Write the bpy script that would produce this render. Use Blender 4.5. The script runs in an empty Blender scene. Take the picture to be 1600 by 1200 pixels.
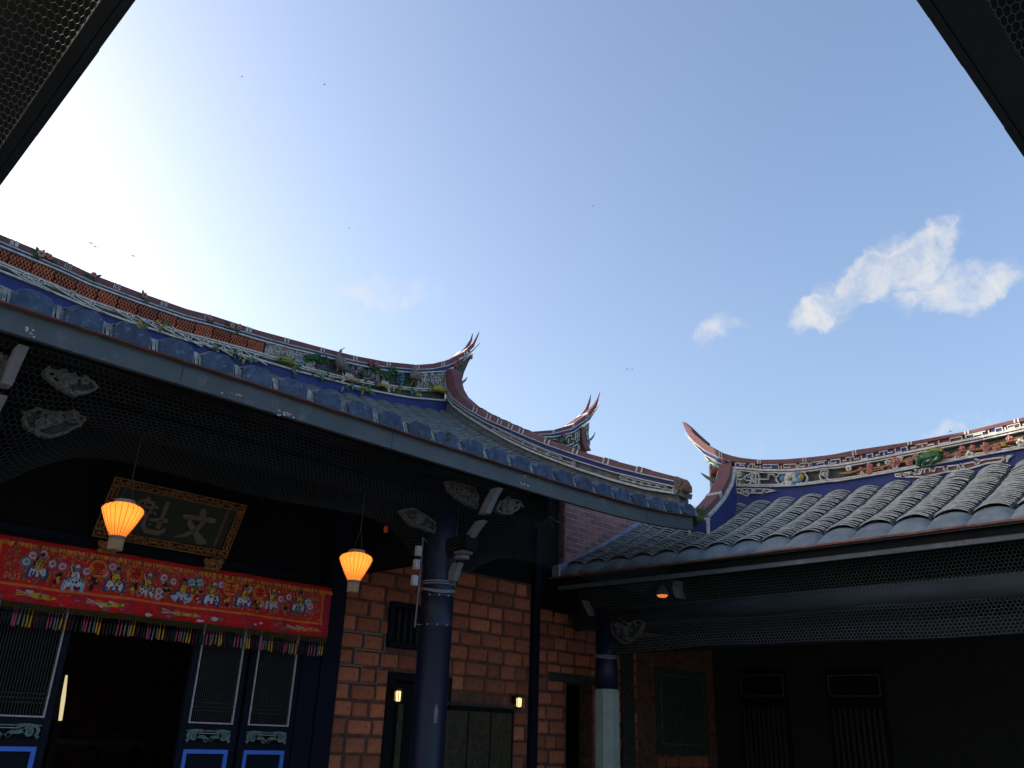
import bpy, bmesh, math, random
import numpy as np
from mathutils import Matrix, Vector
random.seed(7)
rng = np.random.default_rng(7)
SC = bpy.context.scene
COL = SC.collection

# ------------------------------------------------------------------ camera
FPX = 1311.57
TH, RO, PHI = math.radians(22.58), math.radians(2.203), math.radians(46.08)
_h = np.array([math.cos(PHI), math.sin(PHI), 0]); _r = np.array([math.sin(PHI), -math.cos(PHI), 0])
CF = _h*math.cos(TH)+np.array([0, 0, math.sin(TH)])
_u = -_h*math.sin(TH)+np.array([0, 0, math.cos(TH)])
CU = _u*math.cos(RO)-_r*math.sin(RO)
CR = np.cross(CF, CU)
CAM = np.array([0, 0, 1.6])
cam = bpy.data.cameras.new('camera')
cam.sensor_width = 36; cam.lens = FPX/1600*36; cam.clip_end = 2000; cam.clip_start = .05
co = bpy.data.objects.new('camera', cam); COL.objects.link(co); SC.camera = co
co.matrix_world = Matrix([[CR[0], CU[0], -CF[0], CAM[0]], [CR[1], CU[1], -CF[1], CAM[1]], [CR[2], CU[2], -CF[2], CAM[2]], [0, 0, 0, 1]])

# ------------------------------------------------------------------ sky, sun, exposure
SUN_EL = math.radians(13.0); SUN_AZ = math.radians(117.0)      # azimuth counter-clockwise from +X
SKY_STRENGTH = .13; SUN_STRENGTH = 3.0; EXPOSURE = 1.7
SC.view_settings.view_transform = 'Standard'; SC.view_settings.look = 'None'
SC.view_settings.exposure = EXPOSURE; SC.view_settings.gamma = 1; SC.view_settings.use_curve_mapping = False
W = bpy.data.worlds.new('World'); SC.world = W; W.use_nodes = True
def build_world():
    nt = W.node_tree; N = nt.nodes; L = nt.links
    bg = N['Background']; bg.inputs[1].default_value = SKY_STRENGTH
    sky = N.new('ShaderNodeTexSky'); sky.sky_type = 'NISHITA'; sky.sun_disc = False
    sky.sun_elevation = SUN_EL; sky.sun_rotation = math.pi/2-SUN_AZ
    sky.air_density = 1.0; sky.dust_density = 4.4; sky.ozone_density = 2.4
    tc = N.new('ShaderNodeTexCoord')
    # clouds: noise broken puffs around a few sky directions
    def math_(op, a, b=None, c=None):
        n = N.new('ShaderNodeMath'); n.operation = op
        for i, v in enumerate((a, b, c)):
            if v is None: continue
            if isinstance(v, (int, float)): n.inputs[i].default_value = v
            else: L.new(v, n.inputs[i])
        return n.outputs[0]
    # warp the look-up so the edges tear into wisps
    nw = N.new('ShaderNodeTexNoise'); nw.inputs['Scale'].default_value = 22; nw.inputs['Detail'].default_value = 5
    L.new(tc.outputs['Generated'], nw.inputs['Vector'])
    vm = N.new('ShaderNodeVectorMath'); vm.operation = 'MULTIPLY_ADD'; L.new(nw.outputs['Color'], vm.inputs[0]); vm.inputs[1].default_value = (.05, .05, .05)
    va = N.new('ShaderNodeVectorMath'); va.operation = 'ADD'; va.inputs[1].default_value = (-.025, -.025, -.025); L.new(tc.outputs['Generated'], va.inputs[0]); L.new(va.outputs[0], vm.inputs[2])
    nz = N.new('ShaderNodeTexNoise'); nz.inputs['Scale'].default_value = 26; nz.inputs['Detail'].default_value = 10; nz.inputs['Roughness'].default_value = .66
    L.new(vm.outputs[0], nz.inputs['Vector'])
    def dirpx(x, y):
        d = CF*FPX+CR*(x-800)+CU*(600-y); return d/np.linalg.norm(d)
    blobs = [(1268,488,52,30,-.4,.95), (1325,455,80,48,-.5,1.0), (1395,418,105,44,-.45,.95), (1455,388,75,30,-.35,.8), (1500,438,85,48,.05,1.0), (1552,440,85,34,-.5,.8), (1430,470,60,22,-.1,.7),
             (1113,516,50,30,-.4,.9), (1160,505,24,16,0,.55), (605,452,110,36,-.1,.85), (1510,662,70,30,-.1,.6), (1190,690,80,30,0,.32), (1440,672,60,22,0,.42)]
    total = None
    for (x, y, a, b, ang, k) in blobs:
        d = dirpx(x, y)
        e1 = np.cross(d, [0, 0, 1.]); e1 /= np.linalg.norm(e1)      # local right
        e2 = np.cross(e1, d)
        ca, sa = math.cos(-ang), math.sin(-ang)
        ax = e1*ca+e2*sa; ay = -e1*sa+e2*ca
        def dot(v):
            n = N.new('ShaderNodeVectorMath'); n.operation = 'DOT_PRODUCT'; L.new(vm.outputs[0], n.inputs[0]); n.inputs[1].default_value = v; return n.outputs['Value']
        u = math_('DIVIDE', dot(tuple(ax)), a*.95/FPX); v = math_('DIVIDE', dot(tuple(ay)), b*.95/FPX)
        r2 = math_('ADD', math_('MULTIPLY', u, u), math_('MULTIPLY', v, v))
        m = math_('MAXIMUM', math_('SUBTRACT', 1.0, r2), 0.0)
        m = math_('MULTIPLY', m, math_('GREATER_THAN', dot(tuple(d)), .3))
        q = math_('MULTIPLY', m, k)
        total = q if total is None else math_('ADD', total, q)
    total = math_('MINIMUM', total, 1.0)
    dens = math_('ADD', total, math_('MULTIPLY_ADD', nz.outputs[0], 2.7, -1.55))
    dens = math_('MULTIPLY', math_('MINIMUM', math_('MAXIMUM', math_('MULTIPLY', dens, .72), 0.0), 1.0), math_('MINIMUM', math_('MULTIPLY', total, 2.2), 1.0))
    sm = N.new('ShaderNodeMapRange'); sm.interpolation_type = 'SMOOTHSTEP'; L.new(dens, sm.inputs[0]); total = sm.outputs[0]
    mix = N.new('ShaderNodeMix'); mix.data_type = 'RGBA'
    L.new(math_('MINIMUM', math_('MULTIPLY', total, .92), .9), mix.inputs['Factor'])
    wb = N.new('ShaderNodeMix'); wb.data_type = 'RGBA'; wb.blend_type = 'MULTIPLY'; wb.inputs['Factor'].default_value = 1; wb.inputs['B'].default_value = (1.08, 1.0, .985, 1)
    L.new(sky.outputs[0], wb.inputs['A']); L.new(wb.outputs['Result'], mix.inputs['A'])
    mix.inputs['B'].default_value = (1.95, 1.95, 1.95, 1)
    L.new(mix.outputs['Result'], bg.inputs[0])
build_world()
sd = bpy.data.lights.new('sun', 'SUN'); sd.energy = SUN_STRENGTH; sd.angle = math.radians(.5); sd.color = (1, .93, .82)
so = bpy.data.objects.new('sun', sd); COL.objects.link(so)
_sv = Vector((math.cos(SUN_EL)*math.cos(SUN_AZ), math.cos(SUN_EL)*math.sin(SUN_AZ), math.sin(SUN_EL)))
so.rotation_euler = _sv.to_track_quat('Z', 'Y').to_euler(); so.location = (0, 0, 30)

# ------------------------------------------------------------------ picture point -> point on a real plane
def ray(x, y): return CF*FPX+CR*(x-800)+CU*(600-y)
def PY(x, y, Y): d = ray(x, y); return CAM+d*(Y/d[1])
def PX(x, y, X): d = ray(x, y); return CAM+d*(X/d[0])
def PZ(x, y, Z): d = ray(x, y); return CAM+d*((Z-1.6)/d[2])

# ------------------------------------------------------------------ materials
MATS = {}
def mat(name, col, rough=.75, col2=None, scale=6., detail=5., contrast=1., bump=0., bscale=None, metal=0., rand=0., emit=None, estr=0., stretch=None, spec=.35, col3=None, thr3=.66):
    if name in MATS: return MATS[name]
    m = bpy.data.materials.new(name); m.use_nodes = True; nt = m.node_tree; N = nt.nodes; L = nt.links
    b = N['Principled BSDF']; b.inputs['Roughness'].default_value = rough; b.inputs['Metallic'].default_value = metal
    b.inputs['Specular IOR Level'].default_value = spec
    tc = N.new('ShaderNodeTexCoord'); vec = tc.outputs['Object']
    if stretch:
        mp = N.new('ShaderNodeMapping'); mp.inputs['Scale'].default_value = stretch; L.new(vec, mp.inputs[0]); vec = mp.outputs[0]
    nz = N.new('ShaderNodeTexNoise'); nz.inputs['Scale'].default_value = scale; nz.inputs['Detail'].default_value = detail; nz.inputs['Roughness'].default_value = .62
    L.new(vec, nz.inputs['Vector'])
    c2 = col2 if col2 else tuple(c*.62 for c in col)
    rmp = N.new('ShaderNodeValToRGB'); e = rmp.color_ramp.elements
    h = .2/contrast
    e[0].position = .5-h; e[0].color = (*c2, 1); e[1].position = .5+h; e[1].color = (*col, 1)
    L.new(nz.outputs[0], rmp.inputs[0]); out = rmp.outputs[0]
    if col3:
        n3 = N.new('ShaderNodeTexNoise'); n3.inputs['Scale'].default_value = scale*1.7; n3.inputs['Detail'].default_value = 9; n3.inputs['Roughness'].default_value = .7
        L.new(vec, n3.inputs['Vector'])
        r3 = N.new('ShaderNodeValToRGB'); r3.color_ramp.elements[0].position = thr3-.04; r3.color_ramp.elements[1].position = thr3+.05
        L.new(n3.outputs[0], r3.inputs[0])
        mx = N.new('ShaderNodeMix'); mx.data_type = 'RGBA'; L.new(r3.outputs[0], mx.inputs['Factor']); L.new(out, mx.inputs['A']); mx.inputs['B'].default_value = (*col3, 1); out = mx.outputs['Result']
    if rand:
        oi = N.new('ShaderNodeObjectInfo'); mr = N.new('ShaderNodeMapRange'); mr.inputs['To Min'].default_value = 1-rand; mr.inputs['To Max'].default_value = 1+rand
        L.new(oi.outputs['Random'], mr.inputs[0])
        hs = N.new('ShaderNodeHueSaturation'); L.new(mr.outputs[0], hs.inputs['Value']); L.new(out, hs.inputs['Color']); out = hs.outputs[0]
    L.new(out, b.inputs['Base Color'])
    if bump:
        nb = N.new('ShaderNodeTexNoise'); nb.inputs['Scale'].default_value = bscale or scale*5; nb.inputs['Detail'].default_value = 6; L.new(vec, nb.inputs['Vector'])
        bp = N.new('ShaderNodeBump'); bp.inputs['Strength'].default_value = bump; bp.inputs['Distance'].default_value = .02; L.new(nb.outputs[0], bp.inputs['Height']); L.new(bp.outputs[0], b.inputs['Normal'])
    if emit:
        b.inputs['Emission Color'].default_value = (*emit, 1); b.inputs['Emission Strength'].default_value = estr
    MATS[name] = m; return m

M_MAROON = mat('maroon_plaster', (.165, .062, .066), .7, (.11, .042, .046), 5, bump=.15)
M_BLUE = mat('indigo_plaster', (.030, .046, .185), .8, (.022, .032, .12), 4, bump=.25, col3=(.11, .17, .31), thr3=.68)
M_WHITE = mat('white_plaster', (.62, .60, .56), .8, (.34, .33, .30), 14, bump=.2)
M_GREYPL = mat('grey_plaster', (.20, .20, .185), .85, (.085, .09, .085), 7, bump=.3)
M_DARKPL = mat('dark_panel_plaster', (.075, .078, .075), .85, (.045, .05, .05), 6, bump=.2)
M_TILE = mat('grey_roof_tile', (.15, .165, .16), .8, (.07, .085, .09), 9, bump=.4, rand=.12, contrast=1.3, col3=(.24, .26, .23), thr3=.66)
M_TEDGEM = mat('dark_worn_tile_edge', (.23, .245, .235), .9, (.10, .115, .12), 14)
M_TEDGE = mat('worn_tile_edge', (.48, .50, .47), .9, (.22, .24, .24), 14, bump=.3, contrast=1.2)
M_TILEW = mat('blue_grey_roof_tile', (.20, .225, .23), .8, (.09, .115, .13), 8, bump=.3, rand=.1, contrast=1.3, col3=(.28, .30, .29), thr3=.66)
M_TROUGH = mat('trough_tile', (.05, .057, .06), .9, (.025, .03, .035), 12, bump=.5)
M_PLUG = mat('blue_eave_plaster', (.062, .092, .155), .9, (.032, .050, .088), 10, bump=.5, contrast=1.4, rand=.16, col3=(.15, .185, .23), thr3=.6)
M_PLUGEND = mat('white_eave_mortar', (.40, .40, .37), .9, (.13, .14, .14), 16, bump=.5, rand=.2, contrast=1.3)
M_EAVEW = mat('grey_blue_eave_plaster', (.205, .235, .24), .85, (.10, .125, .145), 4, bump=.3, col3=(.27, .30, .30), thr3=.64)
M_FASCIA = mat('blue_grey_metal', (.056, .073, .081), .55, (.035, .047, .054), 2.4, bump=.12, bscale=24, col3=(.095, .11, .11), thr3=.6, spec=.5)
M_WFASC = mat('worn_grey_metal', (.105, .118, .122), .6, (.066, .076, .08), 3, bump=.12, col3=(.15, .16, .16), thr3=.6, stretch=(1, 1, .4))
M_FASCIAD = mat('dark_metal', (.007, .010, .0105), .5, (.004, .006, .006), 3)
M_BEAM = mat('dusty_blue_beam', (.045, .055, .062), .9, (.025, .032, .037), 5, stretch=(1, .2, 1), spec=.08)
M_RUST = mat('rusty_lip', (.30, .105, .06), .85, (.11, .06, .05), 8, contrast=1.5, bump=.3)
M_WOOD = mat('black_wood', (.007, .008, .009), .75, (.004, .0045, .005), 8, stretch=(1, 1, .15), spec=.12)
M_NAVYWOOD = mat('navy_painted_wood', (.006, .009, .021), .65, (.004, .006, .013), 4, spec=.12)
M_COL = mat('navy_lacquer', (.009, .014, .038), .42, (.006, .009, .022), 5, bump=.15, stretch=(1, 1, .25), spec=.3, col3=(.026, .034, .052), thr3=.66)
M_RING = mat('pale_wire', (.28, .29, .285), .6, (.15, .15, .15), 30)
M_STONE = mat('pale_green_stone', (.33, .375, .335), .85, (.24, .28, .25), 5, bump=.25, col3=(.46, .48, .44), thr3=.64)
M_DSTONE = mat('dark_carved_stone', (.05, .055, .048), .85, (.02, .022, .02), 12, bump=.6)
M_BRICK = mat('orange_brick', (.46, .155, .075), .9, (.30, .082, .042), 9, bump=.3, rand=.34, col3=(.11, .05, .04), thr3=.62)
M_MORTAR = mat('dark_red_mortar', (.17, .070, .046), .9, (.065, .032, .025), 10, bump=.4, contrast=1.3)
M_LINE = mat('chalk_line', (.34, .30, .28), .9)
M_PBRICK = mat('pink_brick', (.36, .16, .145), .88, (.21, .095, .092), 6, bump=.35, rand=.25, col3=(.10, .07, .085), thr3=.66)
M_PMORTAR = mat('pale_mortar', (.46, .40, .38), .9, (.2, .17, .16), 14)
M_NET = mat('net_wire', (.27, .30, .285), .6, (.15, .17, .16), 40)
M_NETM = mat('green_black_net_wire', (.05, .078, .074), .5, (.022, .036, .034), 40)
M_NETD = mat('dark_net_wire', (.075, .09, .092), .6, (.045, .055, .055), 40)
M_CARVE = mat('grey_gilt_carving', (.14, .13, .105), .85, (.045, .045, .04), 20, bump=.5)
M_ARM = mat('pale_grey_timber', (.18, .18, .19), .85, (.12, .12, .125), 9, bump=.15)
M_GOLD = mat('old_gold', (.50, .24, .075), .36, (.14, .06, .022), 45, metal=.5, bump=.6, contrast=1.5)
M_GOLDC = mat('faded_gilt', (.15, .125, .085), .6, (.10, .085, .06), 20)
M_PLQ = mat('dark_green_lacquer', (.024, .034, .018), .6, (.015, .021, .011), 30)
M_RED = mat('red_cloth', (.68, .012, .013), .8, (.48, .009, .010), 12, bump=.2, bscale=200)
M_REDD = mat('deep_red_cloth', (.44, .011, .018), .85, (.30, .008, .013), 12)
M_ORANGE = mat('orange_silk', (.78, .20, .02), .6, (.42, .075, .012), 22)
M_YEL = mat('gold_silk', (.74, .42, .04), .6, (.38, .17, .012), 60)
M_SWHITE = mat('white_silk', (.72, .73, .78), .6, (.22, .26, .36), 90)
M_SBLUE = mat('blue_silk', (.02, .045, .22), .6)
M_SLBLUE = mat('light_blue_silk', (.22, .46, .58), .6)
M_SBLACK = mat('black_silk', (.008, .008, .010), .7)
M_SPINK = mat('pink_silk', (.50, .09, .18), .6, (.32, .05, .10), 50)
M_SOLIVE = mat('olive_thread', (.13, .10, .028), .8, (.07, .055, .014), 40)
M_MAG = mat('crimson_silk', (.40, .012, .035), .7, (.24, .008, .018), 25)
M_TGREY = mat('grey_tassel', (.20, .21, .20), .8); M_TMAR = mat('maroon_tassel', (.07, .012, .022), .8); M_TGRN = mat('dark_green_tassel', (.010, .035, .030), .8)
M_DOORLINE = mat('pinkish_white_paint', (.55, .47, .49), .7, (.36, .31, .33), 20)
M_DOORBLUE = mat('bright_blue_paint', (.07, .21, .80), .6, (.05, .15, .62), 14)
M_GRNCARVE = mat('grey_green_carving', (.17, .24, .21), .75, (.08, .125, .11), 18, bump=.4)
M_LATT = mat('dark_lattice', (.024, .025, .026), .7)
M_TERRA = mat('orange_terracotta', (.50, .135, .055), .8, (.24, .075, .055), 9, rand=.25, bump=.2)
M_GREEN = mat('green_porcelain', (.028, .145, .045), .5, (.012, .06, .024), 18)
M_DGREEN = mat('dark_green_leaf', (.02, .09, .03), .5)
M_YGREEN = mat('yellow_green_porcelain', (.22, .25, .03), .5, (.05, .09, .02), 38, contrast=1.8)
M_PINK = mat('pink_porcelain', (.42, .13, .14), .5, (.24, .07, .08), 30)
M_REDP = mat('red_porcelain', (.32, .04, .035), .5, (.25, .02, .02), 30)
M_TEAL = mat('sky_blue_porcelain', (.07, .26, .36), .5, (.035, .13, .20), 20)
M_OCHRE = mat('ochre_branch', (.36, .19, .025), .6, (.22, .11, .015), 25)
M_YELP = mat('yellow_porcelain', (.42, .33, .05), .5)
M_ORP = mat('orange_porcelain', (.42, .15, .05), .5, (.35, .27, .2), 60)
M_PURP = mat('dark_purple_rock', (.045, .025, .04), .7, (.16, .13, .13), 30, contrast=1.6)
M_CRANE = mat('grey_crane', (.20, .17, .155), .8, (.10, .085, .08), 30)
M_SCROLL = mat('brown_scroll_end', (.22, .10, .05), .7, (.11, .05, .03), 20)
M_JADE = mat('pale_green_ground', (.12, .19, .15), .8)
M_GROUND = mat('courtyard_stone', (.36, .34, .31), .9, (.26, .25, .23), 1.5, bump=.3)
M_TIMBERW = mat('pale_timber', (.42, .28, .15), .7, (.30, .19, .10), 12, stretch=(1, 1, .2))
M_LSHADE = mat('lantern_silk', (.50, .20, .05), .7, (.45, .16, .04), 12, emit=(1.0, .31, .05), estr=.26)
def _tr():
    nt = M_LSHADE.node_tree; N = nt.nodes; out = N['Material Output']; b = N['Principled BSDF']; t = N.new('ShaderNodeBsdfTranslucent'); t.inputs[0].default_value = (.95, .55, .18, 1)
    a = N.new('ShaderNodeMixShader'); a.inputs[0].default_value = .6; nt.links.new(b.outputs[0], a.inputs[1]); nt.links.new(t.outputs[0], a.inputs[2]); nt.links.new(a.outputs[0], out.inputs[0])
_tr()
M_LRIB = mat('lantern_rib', (.22, .06, .012), .7, emit=(1.0, .20, .02), estr=.10)
M_GLOW = mat('warm_lamp_glass', (.6, .5, .3), .4, emit=(1.0, .72, .32), estr=.55)
M_GLOWO = mat('orange_lamp_glass', (.5, .15, .04), .4, emit=(1.0, .23, .05), estr=.28)
M_GLOWP = mat('pale_tube_glass', (.6, .55, .4), .4, emit=(1.0, .80, .42), estr=.22)
M_BRASS = mat('dark_brass', (.10, .07, .03), .4, metal=.7)
M_BIRD = mat('bird_feather', (.06, .06, .065), .8)
M_WEED = mat('weed_leaf', (.07, .14, .025), .8, (.04, .08, .015), 20)
M_BRONZE = mat('dark_bronze_relief', (.065, .050, .022), .6, (.025, .022, .012), 14, bump=.9, bscale=30, contrast=1.4)
M_CAPT = mat('white_tag', (.55, .57, .58), .6)

# ------------------------------------------------------------------ mesh builder
class MB:
    def __init__(s): s.v = []; s.f = []; s.m = []; s.mats = []
    def mi(s, m):
        if m not in s.mats: s.mats.append(m)
        return s.mats.index(m)
    def add(s, vs, fs, m):
        o = len(s.v); k = s.mi(m); s.v.extend([tuple(map(float, p)) for p in vs])
        for f in fs: s.f.append(tuple(i+o for i in f)); s.m.append(k)
        return s
    def box(s, a, b, m):
        x0, y0, z0 = a; x1, y1, z1 = b
        x0, x1 = min(x0, x1), max(x0, x1); y0, y1 = min(y0, y1), max(y0, y1); z0, z1 = min(z0, z1), max(z0, z1)
        s.add([(x0,y0,z0),(x1,y0,z0),(x1,y1,z0),(x0,y1,z0),(x0,y0,z1),(x1,y0,z1),(x1,y1,z1),(x0,y1,z1)],
              [(0,3,2,1),(4,5,6,7),(0,1,5,4),(1,2,6,5),(2,3,7,6),(3,0,4,7)], m); return s
    def bbox(s, a, b, m, c=.01):                       # box with chamfered edges
        x0, y0, z0 = [min(p, q) for p, q in zip(a, b)]; x1, y1, z1 = [max(p, q) for p, q in zip(a, b)]
        c = min(c, (x1-x0)*.4, (y1-y0)*.4, (z1-z0)*.4); bm = bmesh.new()
        r = bmesh.ops.create_cube(bm, size=1)
        for v in bm.verts: v.co = ((x0+x1)/2+v.co.x*(x1-x0), (y0+y1)/2+v.co.y*(y1-y0), (z0+z1)/2+v.co.z*(z1-z0))
        bmesh.ops.bevel(bm, geom=bm.edges[:], offset=c, segments=1, affect='EDGES')
        bm.verts.index_update(); s.add([v.co[:] for v in bm.verts], [[v.index for v in f.verts] for f in bm.faces], m); bm.free(); return s
    def tube(s, pts, r, m, n=6, cap=True):
        pts = [np.array(p, float) for p in pts]; k = len(pts); rs = r if hasattr(r, '__len__') else [r]*k
        vs = []; fs = []; pu = None
        for i, p in enumerate(pts):
            d = pts[min(i+1, k-1)]-pts[max(i-1, 0)]; d = d/(np.linalg.norm(d)+1e-9)
            if pu is None: pu = np.array([0, 0, 1.]) if abs(d[2]) < .9 else np.array([1., 0, 0])
            u = pu-d*(pu@d); u /= np.linalg.norm(u)+1e-9; w = np.cross(d, u); pu = u
            for j in range(n): a = 2*math.pi*j/n; vs.append(p+(u*math.cos(a)+w*math.sin(a))*rs[i])
        for i in range(k-1):
            for j in range(n): fs.append((i*n+j, i*n+(j+1)%n, (i+1)*n+(j+1)%n, (i+1)*n+j))
        if cap: fs.append(tuple(range(n-1, -1, -1))); fs.append(tuple((k-1)*n+j for j in range(n)))
        s.add(vs, fs, m); return s
    def lathe(s, c, prof, m, n=20, rot=0.):
        vs = []; fs = []; k = len(prof)
        for (r, z) in prof:
            for j in range(n): a = 2*math.pi*j/n+rot; vs.append((c[0]+r*math.cos(a), c[1]+r*math.sin(a), c[2]+z))
        for i in range(k-1):
            for j in range(n): fs.append((i*n+j, i*n+(j+1)%n, (i+1)*n+(j+1)%n, (i+1)*n+j))
        fs.append(tuple(range(n-1, -1, -1))); fs.append(tuple((k-1)*n+j for j in range(n)))
        s.add(vs, fs, m); return s
    def strip(s, top, bot, nrm, front, back, m):        # slab between two polylines of 3-D points, extruded along nrm
        nrm = np.array(nrm, float); k = len(top); vs = []; fs = []
        fr = front if hasattr(front, '__len__') else [front]*k; bk = back if hasattr(back, '__len__') else [back]*k
        for t, b, f_, g_ in zip(top, bot, fr, bk): vs += [t+nrm*f_, b+nrm*f_, t+nrm*g_, b+nrm*g_]
        for i in range(k-1):
            a = 4*i; b = a+4
            fs += [(a, a+1, b+1, b), (a+2, b+2, b+3, a+3), (a, b, b+2, a+2), (a+1, a+3, b+3, b+1)]
        fs += [(0, 2, 3, 1), (4*k-4, 4*k-3, 4*k-1, 4*k-2)]
        s.add(vs, fs, m); return s
    def poly(s, pts, nrm, front, back, m):              # extruded outline polygon
        nrm = np.array(nrm, float); k = len(pts); vs = [np.array(p)+nrm*front for p in pts]+[np.array(p)+nrm*back for p in pts]
        fs = [tuple(range(k)), tuple(range(2*k-1, k-1, -1))]+[(i, i+k, (i+1) % k+k, (i+1) % k) for i in range(k)]
        s.add(vs, fs, m); return s
    def ball(s, c, r, m, seg=8, rings=5, sq=(1, 1, 1)):
        vs = [(c[0], c[1], c[2]+r*sq[2])]; fs = []
        for i in range(1, rings):
            t = math.pi*i/rings
            for j in range(seg): a = 2*math.pi*j/seg; vs.append((c[0]+r*sq[0]*math.sin(t)*math.cos(a), c[1]+r*sq[1]*math.sin(t)*math.sin(a), c[2]+r*sq[2]*math.cos(t)))
        vs.append((c[0], c[1], c[2]-r*sq[2])); e = len(vs)-1
        for j in range(seg): fs.append((0, 1+j, 1+(j+1) % seg)); fs.append((e, e-seg+(j+1) % seg, e-seg+j))
        for i in range(rings-2):
            for j in range(seg): a = 1+i*seg; fs.append((a+j, a+seg+j, a+seg+(j+1) % seg, a+(j+1) % seg))
        s.add(vs, fs, m); return s
    def mesh(s, name, smooth=False):
        me = bpy.data.meshes.new(name); me.from_pydata(s.v, [], s.f)
        for m in s.mats: me.materials.append(m)
        me.polygons.foreach_set('material_index', s.m)
        if smooth: me.polygons.foreach_set('use_smooth', [True]*len(s.f))
        me.update(); return me

ROOT_LOC = {}
def thing(name, label, cat, loc, group=None, kind=None):
    o = bpy.data.objects.new(name, None); COL.objects.link(o); o.location = loc; o.empty_display_size = .2
    o['label'] = label; o['category'] = cat
    if group: o['group'] = group
    if kind: o['kind'] = kind
    ROOT_LOC[o] = Vector(loc); return o
def attach(o, parent):
    o.parent = parent
    if parent in ROOT_LOC: o.matrix_parent_inverse = Matrix.Translation(-ROOT_LOC[parent])
    return o
def part(name, mb, parent, smooth=False, label=None, kind=None, loc=None):
    me = mb if isinstance(mb, bpy.types.Mesh) else mb.mesh(name, smooth)
    o = bpy.data.objects.new(name, me); COL.objects.link(o)
    if loc is not None: o.location = loc
    attach(o, parent)
    if label: o['label'] = label
    if kind: o['kind'] = kind
    return o
def single(name, mb, label=None, cat=None, group=None, kind=None, smooth=False):
    me = mb if isinstance(mb, bpy.types.Mesh) else mb.mesh(name, smooth)
    n = len(me.vertices); a = np.empty(n*3, np.float32); me.vertices.foreach_get('co', a); a = a.reshape(-1, 3)
    lo, hi = a.min(0), a.max(0); base = np.array([(lo[0]+hi[0])/2, (lo[1]+hi[1])/2, lo[2]], np.float32)
    a -= base; me.vertices.foreach_set('co', a.ravel()); me.update()
    o = bpy.data.objects.new(name, me); COL.objects.link(o); o.location = base.tolist()
    for k, v in (('label', label), ('category', cat), ('group', group), ('kind', kind)):
        if v: o[k] = v
    return o

# ------------------------------------------------------------------ ground
b = MB(); b.box((-400, -400, -.5), (400, 400, 0), M_GROUND); single('ground', b, kind='structure')
b = MB(); b.box((-3, 7.0, .0), (14.6, 15, .3), M_GROUND); single('hall_platform', b, kind='structure')

# ================================================================== MAIN HALL
def interp(c, s): return np.interp(s, c[0], c[1])
XC = 3.63; EY = 6.34; FY = 9.1; RY = 11.7; HEND = 9.62
hall = thing('temple_hall', 'dark timber temple hall with long curved tiled roof and swallowtail ridge, left of the corner', 'hall', (XC, FY, 0))
def resamp(px, fn, n, key):
    pts = np.array([fn(*p) for p in px]); s = pts[:, key]; o = np.argsort(s); return pts[o]
def curve(px, plane, val):
    """picture polyline -> arrays (s, z) on the plane"""
    f = PY if plane == 'Y' else PX
    pts = np.array([f(x, y, val) for x, y in px]); s = pts[:, 0] if plane == 'Y' else pts[:, 1]
    o = np.argsort(s); return s[o], pts[o, 2]
# main ridge curves (picture points on the plane y = RY)
cm = {}
cm['top'] = curve([(330,494.5),(400,517),(450,530.5),(500,544),(550,556.5),(600,566),(650,571),(675,569),(700,562.5),(722,551),(737,537),(746.5,519)], 'Y', RY)
cm['mb'] = curve([(330,503),(400,524),(450,538),(500,550),(550,563),(600,572.5),(650,577),(675,576),(700,570),(724,556),(738,543),(746.8,521)], 'Y', RY)
cm['bb'] = curve([(330,509),(400,530.5),(450,544),(500,556),(550,569),(600,579),(650,583),(695,580.5),(722,565),(748.5,536)], 'Y', RY)
cm['pb'] = curve([(330,532),(400,551),(467,573),(535,590),(600,602),(650,608),(697,609)], 'Y', RY)
cm['lm'] = curve([(330,543),(400,562.5),(462,581),(535,600),(587,613),(637,622),(697,627)], 'Y', RY)
cm['bt'] = curve([(330,503),(400,524),(450,538),(500,550),(550,563),(600,572.5),(650,577),(675,576),(700,570.5),(724,558),(738,547),(748.3,535)], 'Y', RY)
cm['base'] = curve([(330,560),(400,578),(500,605),(575,620),(625,630),(697,642)], 'Y', RY)
for k in cm:
    s, z = cm[k]
    if s[0] > XC:   # continue to the middle of the hall with the same sag
        cm[k] = (np.concatenate([[XC, XC+.7], s]), np.concatenate([[z[0]-.055, z[0]-.045], z]))
def eave_lift(x): return .17*np.clip(np.abs(x-XC)/6.1, 0, 1.2)**6
def ridge_rise(x): return .62*(np.abs(x-XC)/5.87)**2.3
ZE = 4.33
def roofz(x, t):            # t 0 eave -> 1 ridge
    z0 = ZE+eave_lift(x); z1 = float(np.interp(XC+abs(x-XC), *cm['base']))-.08+.03*max(0, abs(x-XC)-5.5)
    return z0+(z1-z0)*(.62*t+.38*t*t)
def roofp(x, t): return np.array([x, EY+.02+(RY-EY)*t, roofz(x, t)])
# deck (front and back slope, with thickness)
b = MB(); nx = 40; nt = 10
def deck(b, sgn):
    vs = []; fs = []
    for i in range(nx+1):
        x = XC-6.1+(12.22)*i/nx
        for j in range(nt+1):
            t = j/nt; p = roofp(x, t); y = p[1] if sgn > 0 else 2*RY-p[1]
            vs.append((x, y, p[2]-.03)); vs.append((x, y, p[2]-.20))
    st = 2*(nt+1)
    for i in range(nx):
        for j in range(nt):
            a = i*st+2*j; fs += [(a, a+st, a+st+2, a+2), (a+1, a+3, a+st+3, a+st+1)]
        a = i*st; fs.append((a, a+1, a+st+1, a+st))
    for i in (0, nx):
        for j in range(nt): a = i*st+2*j; fs.append((a, a+2, a+3, a+1))
    b.add(vs, fs, M_WOOD)
deck(b, 1); deck(b, -1)
roof = part('roof', b, hall)

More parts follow.
